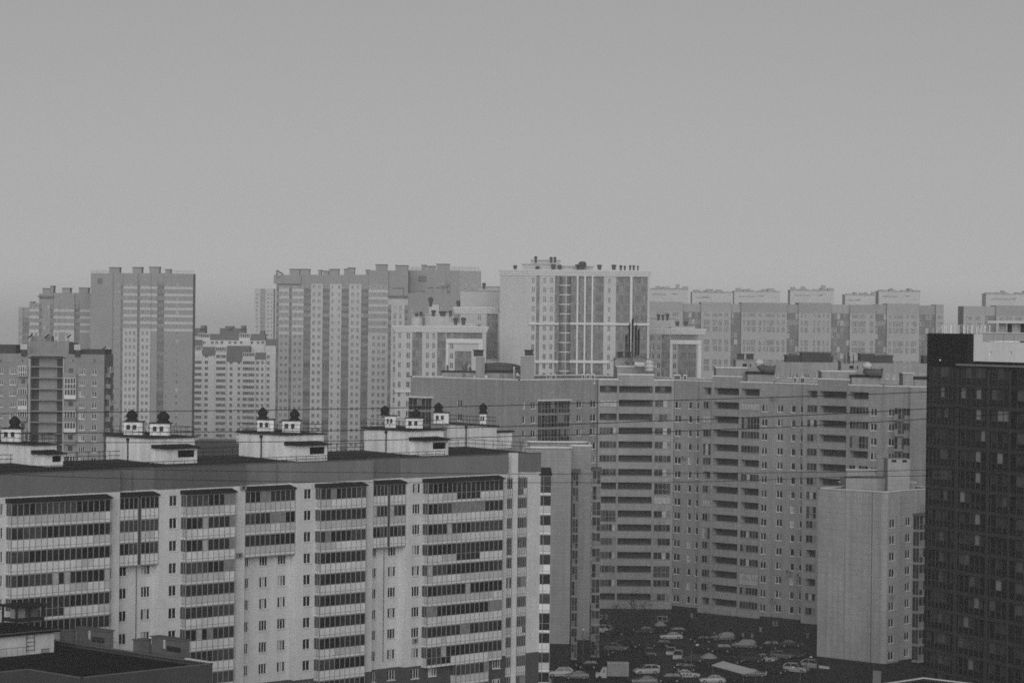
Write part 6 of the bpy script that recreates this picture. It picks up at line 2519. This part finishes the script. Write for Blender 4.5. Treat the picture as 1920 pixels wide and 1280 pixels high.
# parasols and tents
for px, py, r, h_, lab in ((1238, 1188, 1.3, 2.6, 'grey half-folded parasol in front of the dark ground floor'), (1329, 1250, 1.6, 2.6, 'dark tent roof at the left end of the white canopy'), (1214, 1222, 1.35, 2.4, 'black parasol at the top of the car row left of the lane')):
    q = atz(px, py, 0)
    U = Bld('parasol', lab, 'parasol', (q.x, q.y, 0))
    t = MB()
    t.lathe((q.x, q.y, 0), [(r, h_ - .9), (r * .98, h_ - .75), (r * .5, h_ - .25), (.05, h_)], 'frame_grey' if px != 1214 else 'iron', 8)
    U.part('canopy', t)
    t = MB()
    t.tube([(q.x, q.y, 0), (q.x, q.y, h_)], .05, 'iron_grey', 6)
    U.part('pole', t)
    U.finish()

# street lamps
for px, py, h_, hx, lab in ((1092.5, 1253, 7.0, 0, 'tall thin lamp post before the narrow tiled tower'), (1296, 1268, 5.6, 1.0, 'lamp post with a bright head beside the row right of the lane'),
                            (1500, 1290, 3.6, -1.2, 'lamp post at the bottom edge with a bent arm, left of the tiled block'), (1512, 1268, 3.5, .8, 'lamp post next to the white car at the tiled block corner')):
    q = atz(px, py, 0)
    SL = Bld('street_lamp', lab, 'street lamp', (q.x, q.y, 0))
    t = MB()
    e = q + UP * h_ + R0 * hx
    t.tube([q, q + UP * (h_ - .5), q + UP * (h_ - .1) + R0 * hx * .4, e], .07, 'iron_grey', 6, r1=.04)
    SL.part('post', t)
    t = MB()
    t.lathe(e, [(.02, -.22), (.28, -.1), (.3, .05), (.02, .2)], 'canopy_white', 8)
    SL.part('lamp_head', t)
    SL.finish()

# leafless trees
for n, (px, py, h_, lab) in enumerate(((1168, 1200, 8, 'bare tree with pale twigs before the dark ground floor'), (1192, 1196, 9, 'taller bare tree beside the grey saloon'), (1142, 1215, 7, 'small bare tree next to the narrow tower corner'),
                                       (1318, 1222, 7, 'bare tree on the strip right of the lane'), (1345, 1226, 8, 'bare tree behind the tent roof'), (1448, 1222, 7, 'bare tree behind the angled row of cars'), (1118, 1250, 6, 'bare sapling left of the box van'), (1520, 1236, 6, 'bare sapling at the tiled block corner'))):
    q = atz(px, py, 0)
    r = random.Random(n * 5 + 2)
    TR = Bld('bare_tree', lab, 'tree', (q.x, q.y, 0), 'leafless trees in the courtyard')
    t = MB()
    t.tube([q, q + UP * h_ * .35, q + UP * h_ * .6 + Vector((r.uniform(-.2, .2), r.uniform(-.2, .2), 0))], .14, 'branch', 6, r1=.07)
    TR.part('trunk', t)
    t = MB()

    def grow(p, d, L, rad, lev):
        e = p + d * L
        t.tube([p, e], rad, 'branch', 4, False, rad * .6)
        if lev:
            for _ in range(3 if lev > 1 else 4):
                v = Vector((r.gauss(0, 1), r.gauss(0, 1), r.gauss(.5, .6))).normalized()
                grow(p.lerp(e, r.uniform(.5, 1)), (d * .55 + v * .75).normalized(), L * r.uniform(.5, .75), rad * .6, lev - 1)
    for k in range(7):
        a = k * 2.4
        grow(q + UP * h_ * (.3 + .045 * k), Vector((math.cos(a) * .7, math.sin(a) * .7, .8)).normalized(), h_ * .3, .06, 3)
    TR.part('crown', t)
    TR.finish()

# low pale-edged roof at the bottom right
fc = at(1731, 1270.5, 330)
LW = Bld('low_building', 'low building showing only a pale-edged roof corner at the bottom, under the dark tower', 'building', (fc.x, fc.y, 0))
x1, y1, zz = fc.x, fc.y, fc.z
ringl = [Vector((x1 - 24, y1 - 24)), Vector((x1, y1 - 24)), Vector((x1, y1)), Vector((x1 - 24, y1))]
t = MB()
for i in range(4):
    g = seg(ringl[i], ringl[(i + 1) % 4])
    wall(t, g, 0, g.L, 0, zz, (), None, 'near_wall')
LW.part('wall', t)
t = MB()
t.poly([(p.x, p.y, zz - .3) for p in ringl], 'near_roof')
LW.part('roof', t)
t = MB()
coping(t, ringl, zz, .4, .12, 'coping', .05, close=True)
LW.part('coping', t)
LW.finish()

# ------------------------------------------------------------------ overhead cables
for pts, d, lab in (
        ([(-40, 776), (0, 775), (330, 770.5), (660, 766), (980, 759), (1100, 755), (1440, 745), (1640, 738.5), (1960, 725)], 150, 'topmost overhead cable, crossing in front of the rooftop vent hoods'),
        ([(-40, 813), (0, 812), (320, 810), (660, 806.5), (980, 798.5), (1100, 794), (1440, 781), (1640, 771.7), (1960, 753)], 146, 'second overhead cable, crossing the tops of the white rooftop cabins'),
        ([(-40, 829), (0, 829), (320, 829), (660, 826), (980, 817), (1100, 814), (1440, 801.5), (1640, 791), (1960, 771.5)], 152, 'third overhead cable, crossing the middle of the white rooftop cabins'),
        ([(-40, 872), (160, 878), (480, 883.4), (740, 886), (980, 888), (1280, 887), (1600, 884), (1740, 880.5), (1960, 878)], 140, 'thin overhead cable along the grey attic band of the glazed block'),
        ([(-40, 886), (160, 894.7), (480, 901.6), (740, 904), (980, 904.4), (1300, 903), (1600, 893), (1740, 891), (1960, 877)], 142, 'lowest overhead cable, just above the upper glazed balconies')):
    # smooth the sampled line with a sagging curve in 3-D
    P_ = [at(x, y, d) for x, y in pts]
    t = MB()
    pp = []
    for i in range(len(P_) - 1):
        p0_, p1_, p2_, p3_ = P_[max(i - 1, 0)], P_[i], P_[i + 1], P_[min(i + 2, len(P_) - 1)]
        for k in range(6):
            u = k / 6
            pp.append(.5 * ((2 * p1_) + (p2_ - p0_) * u + (2 * p0_ - 5 * p1_ + 4 * p2_ - p3_) * u * u + (3 * p1_ - p0_ - 3 * p2_ + p3_) * u ** 3))
    pp.append(P_[-1])
    t.tube(pp, .021 if d > 143 else .014, 'iron', 5)
    o = link('overhead_cable', t.mesh('overhead_cable'))
    tag(o, lab, 'cable', 'overhead cables')
